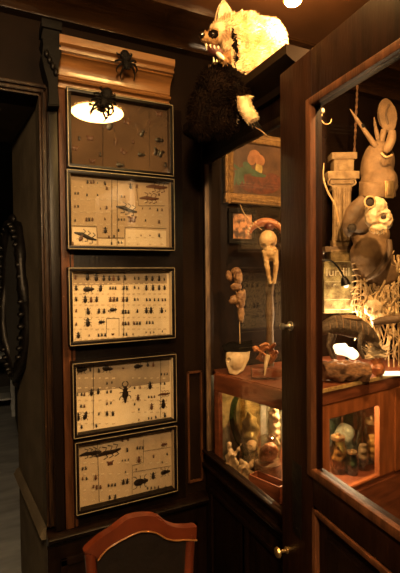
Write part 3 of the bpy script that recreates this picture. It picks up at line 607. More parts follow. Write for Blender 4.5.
# miniature column
g = PX(340, 262, 2.25); t = th('miniature_column', 'carved pale plaster column with fluted shaft and square capital', 'column', g)
for nm, (xa, xb, ya, yb, dd) in {'base': (331, 350, 262, 250, .035), 'capital': (330, 351, 184, 174, .038), 'upper_block': (334, 350, 172, 159, .03)}.items():
    bm = new(); box(bm, g(xa, ya, -dd), g(xb, yb, dd), .005)
    if nm == 'capital': box(bm, g(xa-2, 179, -dd-.01), g(xb+2, 175, dd+.01), .004); box(bm, g(xa+2, 190, -dd+.01), g(xb-3, 184, dd-.01), .004)
    if nm == 'base': box(bm, g(xa+2, 250, -dd+.008), g(xb-2, 240, dd-.008), .006)
    if nm == 'upper_block': box(bm, g(xa-2, 159, -dd-.008), g(xb+2, 156, dd+.008), .003); box(bm, g(338, 170, -dd-.004), g(348, 160, -dd), .002)
    obj(nm, bm, 'stone', t)
for x_ in (336.5, 345.5):
    bm = new(); n = 32; c0 = g(x_, 238); rr0 = 4.8*g.u; rings = []
    for (py, k_) in ((241, 1.1), (236, .98), (200, .92), (193, .95), (189, 1.15)):
        zc = g(338, py).z; rings.append([bm.verts.new(Vector((c0.x+rr0*k_*(1-.16*(i % 4 in (0, 1)))*cos(2*pi*i/n), -.01+rr0*k_*(1-.16*(i % 4 in (0, 1)))*sin(2*pi*i/n), zc))) for i in range(n)])
    for i in range(len(rings)-1):
        for j in range(n): bm.faces.new((rings[i][j], rings[i][(j+1) % n], rings[i+1][(j+1) % n], rings[i+1][j]))
    obj('fluted_shaft', bm, 'stone', t)
bm = new()
for s in (-1, 1): tube(bm, spline([g(342+s*10, 186, -.05), g(342+s*14, 183, -.06), g(342+s*12, 178, -.055)], 4), .004, 6)
obj('scroll', bm, 'stone', t)
# curved horn leaning on the column
g = PX(330, 200, 2.1); t = th('curved_horn', 'thin curved horn leaning against the pale column', 'horn', g)
obj('horn', tube(new(), spline([g(324, 163), g(323.5, 178), g(328, 192), g(335, 205), g(338, 222)], 5), lerp_r([.002, .004, .005, .005, .004], 5), 8), 'bone', t)
# leather diving-hood mannequin with belt, skull, rods
g = PX(372, 285, 2.12); t = th('leather_hood', 'large brown leather hood figure with strap, standing behind the animal skull', 'leather hood', g)
bm = new(); ell(bm, g(377, 166, .03), (16*g.u, 18*g.u, 25*g.u), 20, 14, (0, .08, 0)); ell(bm, g(379, 184, .02), (18*g.u, 20*g.u, 18*g.u)); ell(bm, g(368, 204, .03), (12*g.u, 13*g.u, 14*g.u))
obj('crown', solidmesh(bm, .006, 4, rough=.006, rs=18), 'hide', t)
bm = new(); ell(bm, g(355, 213, -.02), (9*g.u, 8*g.u, 21*g.u), 16, 12, (0, .55, 0)); ell(bm, g(361, 222, .0), (12*g.u, 9*g.u, 13*g.u)); ell(bm, g(349, 226, -.01), (5*g.u, 6*g.u, 11*g.u))
obj('flap', solidmesh(bm, .005, 4, rough=.006, rs=20), 'hidedk', t)
bm = new(); ell(bm, g(370, 235, .04), (20*g.u, 12*g.u, 18*g.u)); ell(bm, g(371, 258, .03), (21*g.u, 14*g.u, 28*g.u)); ell(bm, g(382, 272, .04), (16*g.u, 12*g.u, 16*g.u))
obj('body', solidmesh(bm, .006, 5, rough=.007, rs=16), 'hide', t)
bm = new(); tube(bm, spline([g(389, 240, -.06), g(389, 252, -.07), g(384, 264, -.075), g(376, 273, -.065), g(367, 279, -.04)], 6), lerp_r([.012, .016, .018, .016, .01], 6), 8); obj('sash', bm, 'hidedk', t)
bm = new()
n_s = 18; vs = []
for i in range(n_s+1):
    a_ = -1.25+2.5*i/n_s; x_ = 378+19*sin(a_); y_ = 189+1.5*cos(a_); d_ = .03-22*g.u*cos(a_)
    for (dy_, dd_) in ((-8, .0), (-7, -.008), (6, -.008), (7, .0)): vs.append(bm.verts.new(g(x_, y_+dy_, d_+dd_)))
for i in range(n_s):
    for k in range(3): bm.faces.new((vs[4*i+k], vs[4*i+k+1], vs[4*i+5+k], vs[4*i+4+k]))
r_ = bmesh.ops.extrude_face_region(bm, geom=bm.faces[:]); bmesh.ops.translate(bm, vec=(0, .012, 0), verts=[x for x in r_['geom'] if isinstance(x, bmesh.types.BMVert)])
obj('strap', bm, 'hide', t)
bm = new(); box(bm, g(385, 198, -.088), g(393, 181, -.080), .002); box(bm, g(387, 195, -.094), g(391, 184, -.086), .002); o = obj('buckle', bm, 'brass', t)
bm = new(); ell(bm, g(352, 228, -.045), (4.5*g.u, 3*g.u, 4.5*g.u)); o = obj('eye_hole_shade', bm, 'thread', t)  # dark disc stands in for the shade inside the hole
# animal skull under the strap
g = PX(378, 232, 1.88); t = th('animal_skull', 'yellowish animal skull with big eye socket and teeth in front of the leather hood', 'skull', g)
bm = new(); ell(bm, g(376, 208, .0), (11*g.u, 10*g.u, 11*g.u)); ell(bm, g(383, 218, -.01), (9*g.u, 8*g.u, 12*g.u), rot=(0, -.4, 0)); ell(bm, g(372, 216, -.005), (7*g.u, 8*g.u, 12*g.u)); ell(bm, g(378, 229, -.01), (9*g.u, 7*g.u, 5*g.u))
obj('cranium', solidmesh(bm, .0028, 2, dents=((g(370, 202, -.04), (6*g.u, .04, 6*g.u), .02), (g(384, 217, -.045), (5*g.u, .04, 4.5*g.u), .012)), rough=.004, rs=60), 'bone_pale', t)
bm = new(); bmesh.ops.create_circle(bm, segments=8, radius=1e-4)
bm.free(); bm = new()
tor = [g(370+5.4*cos(a_), 202+5.6*sin(a_), -.036) for a_ in [i*2*pi/20 for i in range(21)]]; tube(bm, tor, .004, 8, caps=False); obj('orbit_ring', bm, 'bone', t)
bm = new(); ell(bm, g(370, 202, -.024), (4.9*g.u, .008, 5.0*g.u)); ell(bm, g(384, 217, -.032), (3.2*g.u, .006, 2.6*g.u)); o = obj('socket_shade', bm, 'thread', t)  # dark discs put the shade of the sockets in as colour
for i in range(7): obj('tooth', tube(new(), [g(371+2.5*i, 230-.7*abs(i-3)+1, -.03), g(371.3+2.5*i, 234.5+(i%2)-.6*abs(i-3), -.03)], [.005, .002], 6), 'bone', t)
# rods and handles above the hood
g = PX(362, 130, 2.1); t = th('banded_rod', 'slim wooden rod with a black band leaning above the leather hood', 'rod', g)
obj('shaft', tube(new(), [g(350, 109), g(356, 118), g(376, 147)], [.002, .008, .014], 10), 'hide', t); obj('band', tube(new(), [g(361.5, 124.5), g(363.5, 128)], .0115, 10), 'spider', t)
g = PX(388, 122, 2.16); t = th('wooden_paddle', 'oval wooden paddle with a carved slot at far upper right', 'paddle', g)
bm = new(); out = [g(388+9*cos(a_)+ -2*sin(a_), 115-17*sin(a_)) for a_ in [i*2*pi/24 for i in range(24)]]; prism(bm, out, (0, .02, 0), .005); obj('blade', bm, 'hide', t)
bm = new(); tube(bm, spline([g(389, 104, -.004), g(386, 114, -.004), g(388, 124, -.004)], 5), .005, 6); obj('slot', bm, 'hidedk', t)
bm = new(); tube(bm, [g(384, 130, .01), g(380, 150, .01)], [.016, .012], 10); obj('handle', bm, 'hide', t)
g = PX(388, 145, 2.02); t = th('leather_bottle', 'small tan leather bottle with rope ring beside the oval paddle', 'bottle', g)
bm = new(); tube(bm, spline([g(392, 131), g(391, 140), g(387, 149), g(385, 153)], 4), lerp_r([.016, .022, .022, .01], 4), 12); obj('body', bm, 'hide', t)
bm = new(); tube(bm, spline([g(381, 153, -.02), g(386, 157, -.03), g(392, 155, -.02)], 4), .005, 8); obj('ring', bm, 'bone', t)
g = PX(373, 130, 2.2); t = th('short_horn', 'short dark horn tip rising behind the leather hood', 'horn', g)
obj('horn', tube(new(), spline([g(374, 117), g(376, 130), g(380, 145)], 4), lerp_r([.002, .010, .015], 4), 8), 'hide', t)
# rope
g = PX(358, 85, 2.3); t = th('hanging_rope', 'thin brown twisted rope hanging inside the cabinet', 'rope', g)
bm = new()
for ph in (0, pi): tube(bm, [g(358.5-i*.10+.7*cos(i*1.1+ph), 62+i*2.2, .003*sin(i*1.1+ph)) for i in range(46)], .0035, 5)
obj('strands', bm, 'log', t)
# hook and knob on near door inner side
g = PX(322, 112, 1.5); t = th('curtain_hook', 'small brass cup hook with white knob at the top of the glass', 'hook', g)
obj('knob', ell(new(), g(321.5, 111), (.011, .011, .010)), 'tooth', t)
obj('hook', tube(new(), spline([g(322.5, 114), g(321, 119), g(325, 124), g(330, 123), g(331.5, 119)], 4), .0018, 6), 'bone', t)

# glass jar with etched lettering
g = PX(338, 312, 2.25); t = th('etched_jar', 'square glass jar with pale etched lettering behind the scaly animal', 'jar', g)
bm = new(); box(bm, g(323, 314, -.05), g(352, 252, .05), .01); obj('glass', bm, 'jar', t)
bm = new(); box(bm, g(324, 313, .01), g(351, 262, .045), .006); obj('contents', bm, M['jarfill'], t)
bm = new(); box(bm, g(325, 252, -.035), g(350, 247, .035), .005); obj('lid', bm, 'hidedk', t)
def text_part(txt, p, size, m, parent, rot=(pi/2, 0, 0)):
    cu = bpy.data.curves.new('t', 'FONT'); cu.body = txt; cu.size = size; cu.extrude = .0006; o = bpy.data.objects.new('t', cu); COL.objects.link(o)
    dg = bpy.context.evaluated_depsgraph_get(); me = bpy.data.meshes.new_from_object(o.evaluated_get(dg)); bpy.data.objects.remove(o); bpy.data.curves.remove(cu)
    o = link('lettering', me, m, parent); o.location = p; o.rotation_euler = rot; return o
M['etch'] = mat('etched_white', (0.5, 0.42, 0.28), .8)
text_part('Iurdil', g(325.5, 276, -.058), .06, 'etch', t)
bm = new()
for yy in (262, 282, 300, 310): box(bm, g(325, yy, -.0565), g(350, yy-.8, -.0555))
obj('etched_lines', bm, 'etch', t, smooth=False)
g = PX(334, 265, 2.08); t = th('gooseneck_lamp', 'tiny black gooseneck lamp arching in front of the etched jar', 'lamp', g)
obj('arm', tube(new(), spline([g(316, 262), g(324, 260), g(333, 262), g(340, 270), g(344, 278)], 5), .0045, 8), 'iron', t)
bm = new(); tube(bm, [g(343.5, 277), g(344.5, 280), g(346, 285)], [.010, .018, .024], 16); obj('lamp_shade', bm, 'iron', t)
obj('bulb', ell(new(), g(346.2, 285.5), (.012, .012, .012)), 'lampw', t)
# scaly armadillo on a log
g = PX(350, 356, 1.9); t = th('armadillo', 'stuffed scaly armadillo standing on the rough log', 'armadillo', g)
bm = new(); 
sp_ = spline([g(321, 330), g(334, 325), g(350, 326), g(365, 332), g(377, 341)], 5); rd = lerp_r([.022, .042, .050, .040, .014], 5)
for p, r in zip(sp_, rd): ell(bm, p, (r*.9, r*.95, r), 14, 10)
ell(bm, g(377, 346, -.01), (.024, .013, .010), rot=(0, .6, 0)); ell(bm, g(384, 351, -.01), (.014, .007, .006), rot=(0, .5, 0))
for (px, dd) in ((331, -.03), (334, .03), (362, -.03), (366, .025)): tube(bm, [g(px, 334, dd), g(px-3, 347, dd*1.5), g(px+2, 359, dd*1.5)], [.015, .009, .008], 8)
body = obj('body', solidmesh(bm, .0035, 3, rough=.0015, rs=150), 'armor', t)
bm = new()
for k in range(8):
    i = 3+k*2; c_ = sp_[min(i, len(sp_)-1)]; r = rd[min(i, len(rd)-1)]
    tube(bm, [c_+Vector((0, -cos(a_)*r*.98, sin(a_)*r*1.03)) for a_ in [(-.2+j/10*1.4*pi/1.4*1.1) for j in range(11)]], .0022, 6)
obj('shell_bands', bm, 'hide', t)
bm = new(); ell(bm, g(351, 318, -.01), (.05, .034, .014), rot=(0, .12, 0)); o = obj('back_highlight', bm, 'hide', t); o['label'] = 'pale piece painting the highlight along the back'  # highlight on the shell, added as a pale piece
for s in (-1, 1): obj('ear', ell(new(), g(371, 337, s*.012), (.004, .004, .012), rot=(0, -.3, 0)), 'hidedk', t)
obj('tail', tube(new(), spline([g(322, 332), g(318, 340, .0), g(315, 350, .02)], 4), lerp_r([.012, .008, .003], 4), 8), 'armor', t)
g = PX(346, 381, 1.9, z=SZ+.001); t = th('log_base', 'rough orange brown bark log on the gold trimmed shelf', 'log', g)
bm = new(); tube(bm, [g(323, 370, 0), g(335, 369, .0), g(352, 371, .0), g(368, 372, .0)], [.042, .052, .048, .044], 18); 
for v in bm.verts: v.co.z = max(v.co.z*.9, g(346, 380.5).z)
obj('bark', solidmesh(bm, .004, 1, rough=.012, rs=35), 'log', t)
# small display lamp behind the animal
g = PX(347, 352, 2.08); t = wl_ = th('white_lamp', 'glowing white lamp behind the armadillo legs', 'lamp', g)
bm = new(); ell(bm, g(343, 350), (10*g.u, .03, 6*g.u), 20, 14, (0, .3, 0)); ell(bm, g(352, 353), (8*g.u, .03, 6*g.u), 20, 14, (0, .5, 0)); obj('glow_shade', solidmesh(bm, .004, 2, rough=.012, rs=30), 'lampw', t)
bm = new(); tube(bm, [g(347, 357), g(347, 381)], .008, 10); lathe(bm, [(.03, 0), (.028, .008), (.008, .014)], g(347, 382), 16); obj('stand', bm, 'iron', t)
g = PX(390, 376, 1.9, z=SZ+.001); t = th('white_box', 'small glowing white box at the right end of the shelf', 'lamp', g)
bm = new(); box(bm, g(384, 376, -.02), g(400, 371, .02), .002); obj('glow_body', bm, 'lampw', t)  # white piece with an emissive material
# feathered little skull figure
l = point('light', (0, 0, 0), 5.0, (1, .72, .4), .03); l.location = (.02, .06, .10); l.parent = wl_
g = PX(377, 377, 1.86, z=SZ+.001); t = th('bird_figure', 'small orange bird figure with pale tufted feathers beside the log', 'figurine', g)
bm = new(); ell(bm, g(378, 369), (7*g.u, 7*g.u, 8*g.u)); ell(bm, g(376, 359), (6*g.u, 6*g.u, 6*g.u)); obj('body', solidmesh(bm, .003, 2, rough=.003, rs=60), 'bone_red', t)
bm = new(); rr = random.Random(4)
for i in range(170):
    a_ = rr.uniform(-1.9, 1.7); L = rr.uniform(5, 12); p = g(375+rr.uniform(-6, 6), 354+rr.uniform(-6, 5), rr.uniform(-.03, .01)); tube(bm, [p, p+Vector((sin(a_)*L*g.u, rr.uniform(-.02, .01), cos(a_)*L*g.u))], [.0035, .0008], 4)
o = obj('tuft', bm, 'feather', t); o['label'] = 'pale feather tuft'
# pale wicker / bone lattice
g = PX(378, 330, 2.14); t = th('skeleton_lattice', 'tangle of pale ribs and bones standing behind the armadillo', 'skeleton', g)
bm = new()
for i in range(9): tube(bm, spline([g(352, 264+6*i, .0), g(358, 263+6*i, -.02), g(364, 266+6*i, -.0)], 4), .0032, 6)
tube(bm, [g(357, 258), g(358, 320)], .004, 8); obj('ribs', bm, 'wicker', t)
bm = new()
for k_ in (1, .72, .45):
    tube(bm, [g(372+11*k_*cos(a_), 314+13*k_*sin(a_), -.02) for a_ in [i*2*pi/24 for i in range(25)]], .0045, 6, caps=False)
for i in range(10): a_ = i*2*pi/10; tube(bm, [g(372+4*cos(a_), 314+5*sin(a_), -.02), g(372+12*cos(a_), 314+14*sin(a_), -.02)], .0028, 6)
obj('woven_ring', bm, 'wicker', t)
bm = new(); rr = random.Random(9)
for i in range(170):
    x = rr.uniform(360, 399); y = rr.uniform(275, 322) if x < 386 else rr.uniform(250, 345); tube(bm, spline([g(x, y, .02), g(x+rr.uniform(-6, 6), y+rr.uniform(4, 12), rr.uniform(-.03, .02)), g(x+rr.uniform(-10, 10), y+rr.uniform(10, 30), .01)], 4), lerp_r([.0025, .0055, .0025], 4), 6)
for x in (389, 394, 399): tube(bm, [g(x, 255, .0), g(x-1, 300, .0), g(x, 378, .02)], .004, 6)
obj('branches', bm, 'wicker', t)
bm = new(); ell(bm, g(373, 308, -.035), (9*g.u, 5*g.u, 9*g.u)); ell(bm, g(377, 318, -.035), (7*g.u, 5*g.u, 6*g.u)); obj('skull', solidmesh(bm, .003, 1, dents=((g(370.5, 311, -.06), (2.2*g.u, .03, 3.5*g.u), .02), (g(377.5, 314, -.06), (2.2*g.u, .03, 3.5*g.u), .02)), rough=.003, rs=60), 'bone_pale', t)
bm = new(); ell(bm, g(380, 298, .03), (.035, .02, .03)); obj('pelvis', solidmesh(bm, .004, 2, rough=.01, rs=40), 'bone', t)
g = PX(388, 325, 2.0); t = th('dark_pipe', 'thick dark wooden pipe lying across the pale bones', 'pipe', g)
obj('pipe', tube(new(), [g(372, 323), g(380, 321), g(402, 318)], [.012, .018, .02], 12), 'hidedk', t)
# ================================================================== inside the lit case
def jar(label, px, py, D, r, h, m='jar', fill='stone', lid=True, fh=.5, shape=0, lidm='brass'):
    p = UD(px, py, D); p.z = FZ; t = thing('specimen_jar', label, 'jar', p, 0, 'glass jars in the lit case')
    bm = new(); pr = [(r*.9, 0.001), (r, .01), (r, h*.75), (r*.8, h*.85), (r*.75, h)] if shape == 0 else [(r*.9, .001), (r, .01), (r*.95, h*.45), (r*.4, h*.65), (r*.3, h*.9), (r*.35, h)]
    lathe(bm, pr, (0, 0, 0), 24); obj('glass', bm, m, t)
    if fill: bm = new(); ell(bm, (0, 0, h*fh*.5+.004), (r*.75, r*.75, h*fh*.5)); obj('specimen', solidmesh(bm, max(r*.1, .003), 1, rough=r*.35, rs=1.5/r), fill, t)
    if lid: bm = new(); lathe(bm, [(r*.8, h*.97), (r*.82, h), (r*.8, h*1.06), (r*.3, h*1.08), (r*.25, h*1.14), (.001, h*1.16)], (0, 0, 0), 20); obj('lid', bm, lidm, t)
    return t
jar('yellowish glass jar left of the pale tall bottle', 250, 440, 2.12, .055, .42, 'jar_amber', 'mottled', False, .6)
jar('small jar with a round pale head stopper', 252, 460, 1.98, .028, .14, 'jar', 'hide', False)
jar('pale tall bottle at the right edge of the far glass', 274, 440, 2.0, .035, .44, 'jar', 'bone_pale', False, .9)
jar('large cloudy glass jar directly behind the glazed right front', 345, 455, 2.15, .08, .33, 'jar', 'mottled', True, .5)
jar('squat jar with brass lid low in the right front', 338, 480, 2.02, .04, .16, 'jar_amber', 'hide', True, .7)
jar('slender clear bottle in the right front', 363, 470, 2.05, .035, .30, 'jar', 'hide', False, .4, 1)
jar('amber jar beside the right stile of the lit case', 372, 480, 2.12, .04, .2, 'jar_amber', 'bone_pale', True, .7)
jar('small dark jar in the lower middle of the right front', 352, 490, 2.0, .03, .10, 'jar_green', 'hide', True, .8)
jar('round green jar at the back of the lit case', 330, 460, 2.3, .06, .28, 'jar_green', 'mottled', True, .5)
# green curved horn vase
g = PX(237, 470, 1.98); t = thing('green_vase', 'tall curved dark green glass horn in the lit case', 'vase', Vector((g.o.x, g.o.y, FZ)), g.rz)
dz = FZ-g.o.z
bm = new(); tube(bm, spline([g(240, 394)-Vector((0, 0, dz)), g(234.5, 402)-Vector((0, 0, dz)), g(233, 420)-Vector((0, 0, dz)), g(238, 438)-Vector((0, 0, dz)), g(246, 452)-Vector((0, 0, dz)), Vector((g(244, 452).x, 0, .004))], 6), lerp_r([.008, .014, .017, .018, .018, .03], 6), 14); obj('glass', bm, 'jar_green', t)
# round head stopper
p = UD(252, 446, 1.98); t = tag(obj('ceramic_head', solidmesh(ell(new(), (0, 0, 0), (.027, .025, .028)), .003, 1, dents=((Vector((-.012, -.022, .003)), .010, .012),)), 'bone', loc=p, rz=-YAW), 'small round pale ceramic head with a dark hole above a jar', 'head ornament')
# glass dome with pink specimen
p = UD(268, 470, 1.93); p.z = FZ; t = thing('glass_dome', 'glass dome over an orange pink curled specimen', 'glass dome', p, -YAW)
bm = new(); lathe(bm, [(.056*cos(a_)+.0001, .05+.02+.075*sin(a_)) for a_ in [i*pi/2/9 for i in range(10)]][::-1]+[(.056, .02)], (0, 0, .07), 28, caps=False); obj('dome', bm, 'jar', t)
bm = new(); lathe(bm, [(.06, 0), (.062, .02), (.058, .09)], (0, 0, 0), 24); obj('base', bm, 'log', t)
bm = new(); tube(bm, spline([(-.03, -.01, .1), (-.02, -.02, .15), (.01, -.015, .165), (.03, 0, .14), (.02, 0, .10)], 4), lerp_r([.014, .018, .02, .018, .01], 4), 12); ell(bm, (0, 0, .11), (.03, .025, .02)); obj('specimen', solidmesh(bm, .003, 2, rough=.005, rs=60), 'bone_red', t)
# ceramic shells
for (lab, px, py, D, rr_, hh, mm, nm) in (('upright cream conch shell by the far door stile', 231, 462, 1.92, .028, .19, 'stone', 'conch_shell'), ('white jagged shell fragment in front of the green vase', 244, 478, 1.90, .034, .12, 'stone', 'shell_fragment')):
    p = UD(px, py, D); p.z = FZ
    bm = new(); ell(bm, (0, 0, hh*.45), (rr_, rr_*.8, hh*.42)); ell(bm, (-rr_*.3, -rr_*.2, hh*.8), (rr_*.5, rr_*.5, hh*.2)); ell(bm, (rr_*.6, 0, hh*.35), (rr_*.7, rr_*.6, hh*.25)); ell(bm, (rr_*.9, 0, hh*.75), (rr_*.3, rr_*.3, hh*.25), rot=(0, .5, 0))
    b = solidmesh(bm, .0035, 1, dents=((Vector((rr_*.1, -rr_, hh*.45)), (rr_*.6, rr_, hh*.3), .02),), rough=.009, rs=45)
    mz = min(v.co.z for v in b.verts)
    for v in b.verts: v.co.z -= mz-.001
    tag(obj(nm, b, mm, loc=p, rz=-YAW), lab, 'shell')
p = UD(272, 492, 1.80); p.z = FZ; t = thing('wooden_tray', 'low wooden tray in front of the glass dome', 'tray', p, R(-72))
bm = new(); box(bm, (-.10, -.03, 0), (.06, .03, .008)); 
for q in ((-.10, -.03, .06, -.024), (-.10, .024, .06, .03), (-.10, -.03, -.094, .03), (.054, -.03, .06, .03)): box(bm, (q[0], q[1], 0), (q[2], q[3], .07), .002)
obj('tray', bm, 'caserail', t)

# ================================================================== seen through the far door, above the shelf
# gilt-framed picture on the back wall inside
YP = 1.86
a = UY(224, 128, YP); b = UY(283, 203, YP)
a = UX(226, 130, 1.12) if False else UY(225.5, 120, YP); zb_ = UY(227, 202, YP).z; x0 = UY(226, 200, YP).x; x1 = x0+.42; zt = zb_+.36
t = thing('gilt_picture', 'gilt framed painting of green and red still life on the cabinet back wall', 'picture', (x0, D0-.002, zb_))
W, H = x1-x0, zt-zb_; fwid = .05
bm = new()
for q in ((0, 0, W, fwid), (0, H-fwid, W, H), (0, fwid, fwid, H-fwid), (W-fwid, fwid, W, H-fwid)): box(bm, (q[0], -.035, q[1]), (q[2], 0, q[3]), .01)
for i in range(60):
    s_ = i/60; P_l = [(s_*W, .02), (s_*W, H-.02), (.02, s_*H), (W-.02, s_*H)]
    for q in P_l: ell(bm, (q[0], -.034, q[1]), .008, 6, 4)
obj('gilt_frame', bm, 'gilt', t)
bm = new(); box(bm, (fwid, -.015, fwid), (W-fwid, 0, H-fwid)); obj('canvas', bm, mat('picture_ground', (0.10, 0.05, 0.025), .5, col2=(.04, .02, .012), scale=14), t, smooth=False)
def paint(nm, m, shapes):
    bm = new()
    for (u_, v_, ru, rv, ro) in shapes: ell(bm, (fwid+u_*(W-2*fwid), -.0152, fwid+v_*(H-2*fwid)), (ru, .0012, rv), 16, 8, (0, ro, 0))
    obj(nm, bm, m, t)
paint('painted_cloth', 'redpaint', [(.5, .2, .12, .045, 0), (.3, .22, .05, .04, .3), (.75, .28, .06, .05, -.3)])
paint('painted_leaves', 'green', [(.1, .5, .05, .008, .5), (.15, .35, .02, .05, .3), (.25, .45, .07, .012, -.1), (.4, .46, .06, .012, .2), (.06, .3, .008, .04, .2), (.2, .28, .008, .04, -.3), (.5, .4, .05, .01, 0), (.28, .55, .03, .02, .6)])
paint('painted_flower', 'peach', [(.42, .78, .035, .03, 0), (.52, .7, .03, .03, .4), (.36, .7, .025, .03, 0)])
paint('painted_lemon', 'yellowp', [(.5, .53, .022, .030, 0)])
# small dark framed picture
x0 = UY(231, 240, YP).x; x1 = UY(259, 240, YP).x; zb_ = UY(232, 243, YP).z; zt = UY(232, 207, YP).z; W, H = x1-x0, zt-zb_
t = thing('small_picture', 'small dark framed picture below the gilt painting', 'picture', (x0, D0-.002, zb_))
bm = new(); fwid = .025
for q in ((0, 0, W, fwid), (0, H-fwid, W, H), (0, fwid, fwid, H-fwid), (W-fwid, fwid, W, H-fwid)): box(bm, (q[0], -.02, q[1]), (q[2], 0, q[3]), .004)
obj('frame', bm, 'spider', t)
bm = new(); box(bm, (fwid, -.01, fwid), (W-fwid, 0, H-fwid)); obj('print', bm, mat('picture_print', (0.42, 0.2, 0.09), .6, col2=(.05, .025, .015), scale=28, lo=.42, hi=.58), t, smooth=False)
# horned skull
g = PX(268, 285, 1.98); t = th('long_skull', 'long pale animal skull hanging in front of a beaded orange arch, by the far glass', 'skull', g)
bm = new(); ell(bm, g(268, 240), (9*g.u, 8*g.u, 10*g.u)); ell(bm, g(270, 252, -.005), (7.5*g.u, 7*g.u, 9*g.u)); tube(bm, [g(265, 250, -.01), g(267, 266, -.015), g(270, 284, -.015)], [3.4*g.u, 2.8*g.u, 1.6*g.u], 10); tube(bm, [g(275, 250, -.01), g(276, 266, -.015), g(274, 284, -.015)], [3.4*g.u, 2.8*g.u, 1.6*g.u], 10)
obj('nape', ell(new(), g(269, 227, .0), (5*g.u, 5*g.u, 4.5*g.u)), 'mouth', t)
obj('cranium', solidmesh(bm, .003, 2, dents=((g(262, 247, -.03), (4*g.u, .04, 4*g.u), .018), (g(274, 247, -.03), (4*g.u, .04, 4*g.u), .018), (g(270.5, 262, -.04), (1.5*g.u, .03, 4*g.u), .004)), rough=.002, rs=80), 'bone', t)
bm = new(); P0 = []
for i in range(15): a_ = pi*(.02+.96*i/14); P0.append(g(266+16*cos(a_), 234-12*sin(a_), .03))
tube(bm, P0, [.008+.012*sin(pi*i/14) for i in range(15)], 10); o = obj('arch', bm, 'bone_red', t); o['label'] = 'orange curved arch behind the skull'
bm = new(); 
for i in range(17):
    a_ = pi*i/16; ell(bm, g(266+18*cos(a_), 234-14*sin(a_), .02), .006, 8, 6)
obj('bead_row', bm, 'bone_pale', t)
# draped cloth under
g = PX(270, 320, 2.0); t = th('carved_post', 'brown carved wooden post under the long pale skull', 'post', g)
bm = new(); lathe(bm, [(.018, g(0, 372).z), (.02, g(0, 360).z), (.016, g(0, 330).z), (.022, g(0, 318).z), (.016, g(0, 300).z), (.022, g(0, 288).z), (.012, g(0, 280).z)], (g(271, 330).x, .03, 0), 18); obj('post', bm, 'hidedk', t)
# hanging wire line
g = PX(248, 210, 1.98); t = th('thin_wire', 'thin pale wire curving down from the gilt frame to the skull', 'wire', g)
obj('wire', tube(new(), spline([g(240, 204), g(244, 213), g(252, 222), g(262, 230)], 5), .0016, 6), 'bone', t)
# puppets on a stand
g = PX(235, 345, 2.03); t = th('carved_figures', 'pair of carved face masks, one above the other, on a thin stand', 'mask stand', g)
bm = new(); ell(bm, g(238, 277), (4.5*g.u, 5*g.u, 9*g.u)); ell(bm, g(229, 276), (3*g.u, 3*g.u, 6*g.u), rot=(0, -.3, 0)); ell(bm, g(236, 287), (6*g.u, 4*g.u, 4*g.u)); ell(bm, g(236, 271), (5*g.u, 4*g.u, 4*g.u))
obj('upper_mask', solidmesh(bm, .003, 1, dents=((g(240, 273, -.02), .01, .008), (g(234, 281, -.02), .012, .01)), rough=.004, rs=70), 'puppet', t)
bm = new(); ell(bm, g(240, 300), (5*g.u, 5*g.u, 10*g.u)); ell(bm, g(233, 300), (4*g.u, 4*g.u, 5*g.u), rot=(0, .6, 0)); ell(bm, g(241, 314), (3.5*g.u, 3.5*g.u, 9*g.u)); ell(bm, g(244, 294), (2*g.u, 2*g.u, 5*g.u))
obj('lower_mask', solidmesh(bm, .003, 1, dents=((g(238, 305, -.02), .012, .01),), rough=.005, rs=70), 'puppet', t)
bm = new(); tube(bm, [g(240, 345), g(239.5, 322), g(236, 290)], .002, 6); tube(bm, [g(240, 345), g(240, 352)], .002, 6); obj('rod', bm, 'bone', t)
sk = UH(237, 375, SZ+.001)
# pale skull on stand
g = PX(237, 374, 1.97, z=SZ+.001); t = th('pale_skull', 'smooth pale skull piece with a small hole on the shelf, far left', 'skull', g)
bm = new(); out = [g(*p_) for p_ in ((226, 352), (232, 350), (246, 351), (250, 349), (249, 358), (243, 370), (236, 374.5), (229, 373), (225.5, 362))]
prism(bm, [o_+Vector((0, -.02, 0)) for o_ in out], (0, .05, 0)); ell(bm, g(236, 361), (9*g.u, .035, 11*g.u)); obj('bone', solidmesh(bm, .003, 3, dents=((g(229, 360, -.03), (1.8*g.u, .04, 1.8*g.u), .02),)), 'bone_pale', t)
bm = new(); out = [g(*p_) for p_ in ((222, 346), (232, 342), (240, 344), (252, 341), (252, 350), (246, 352), (230, 351), (224, 351))]; prism(bm, [o_+Vector((0, -.022, 0)) for o_ in out], (0, .05, 0), .004); obj('cap', bm, 'spider', t)
# orange claws and shells
g = PX(266, 380, 1.9, z=SZ+.001); t = th('shell_cluster', 'spiky orange crab claws and shells on the shelf beside the pale skull', 'shells', g)
rr = random.Random(3)
for i in range(9):
    x = 255+rr.uniform(0, 22); y = 352+rr.uniform(-4, 12); a_ = rr.uniform(-1.2, 1.2); L = rr.uniform(6, 11); bm = new()
    tube(bm, spline([g(x, y), g(x+L*.5*sin(a_)+2, y-L*.5, -.02), g(x+L*sin(a_), y-L*.8*cos(a_), -.03)], 4), lerp_r([.010, .008, .002], 4), 8); obj('claw', bm, 'bone_red', t)
for (px, py) in ((256, 349), (264, 347), (272, 352), (260, 358)): obj('shell', solidmesh(ell(new(), g(px, py, .01), (.016, .014, .013)), .003, 1, rough=.008, rs=80), 'bone_red', t)
obj('tusk', tube(new(), spline([g(268, 355, -.02), g(266, 364, -.03), g(264.5, 376, -.03)], 4), lerp_r([.013, .009, .002], 4), 10), 'bone_pale', t)
bm = new(); box(bm, g(252, 378, .0), g(280, 366, .05), .006); obj('mount', bm, 'caserail', t)

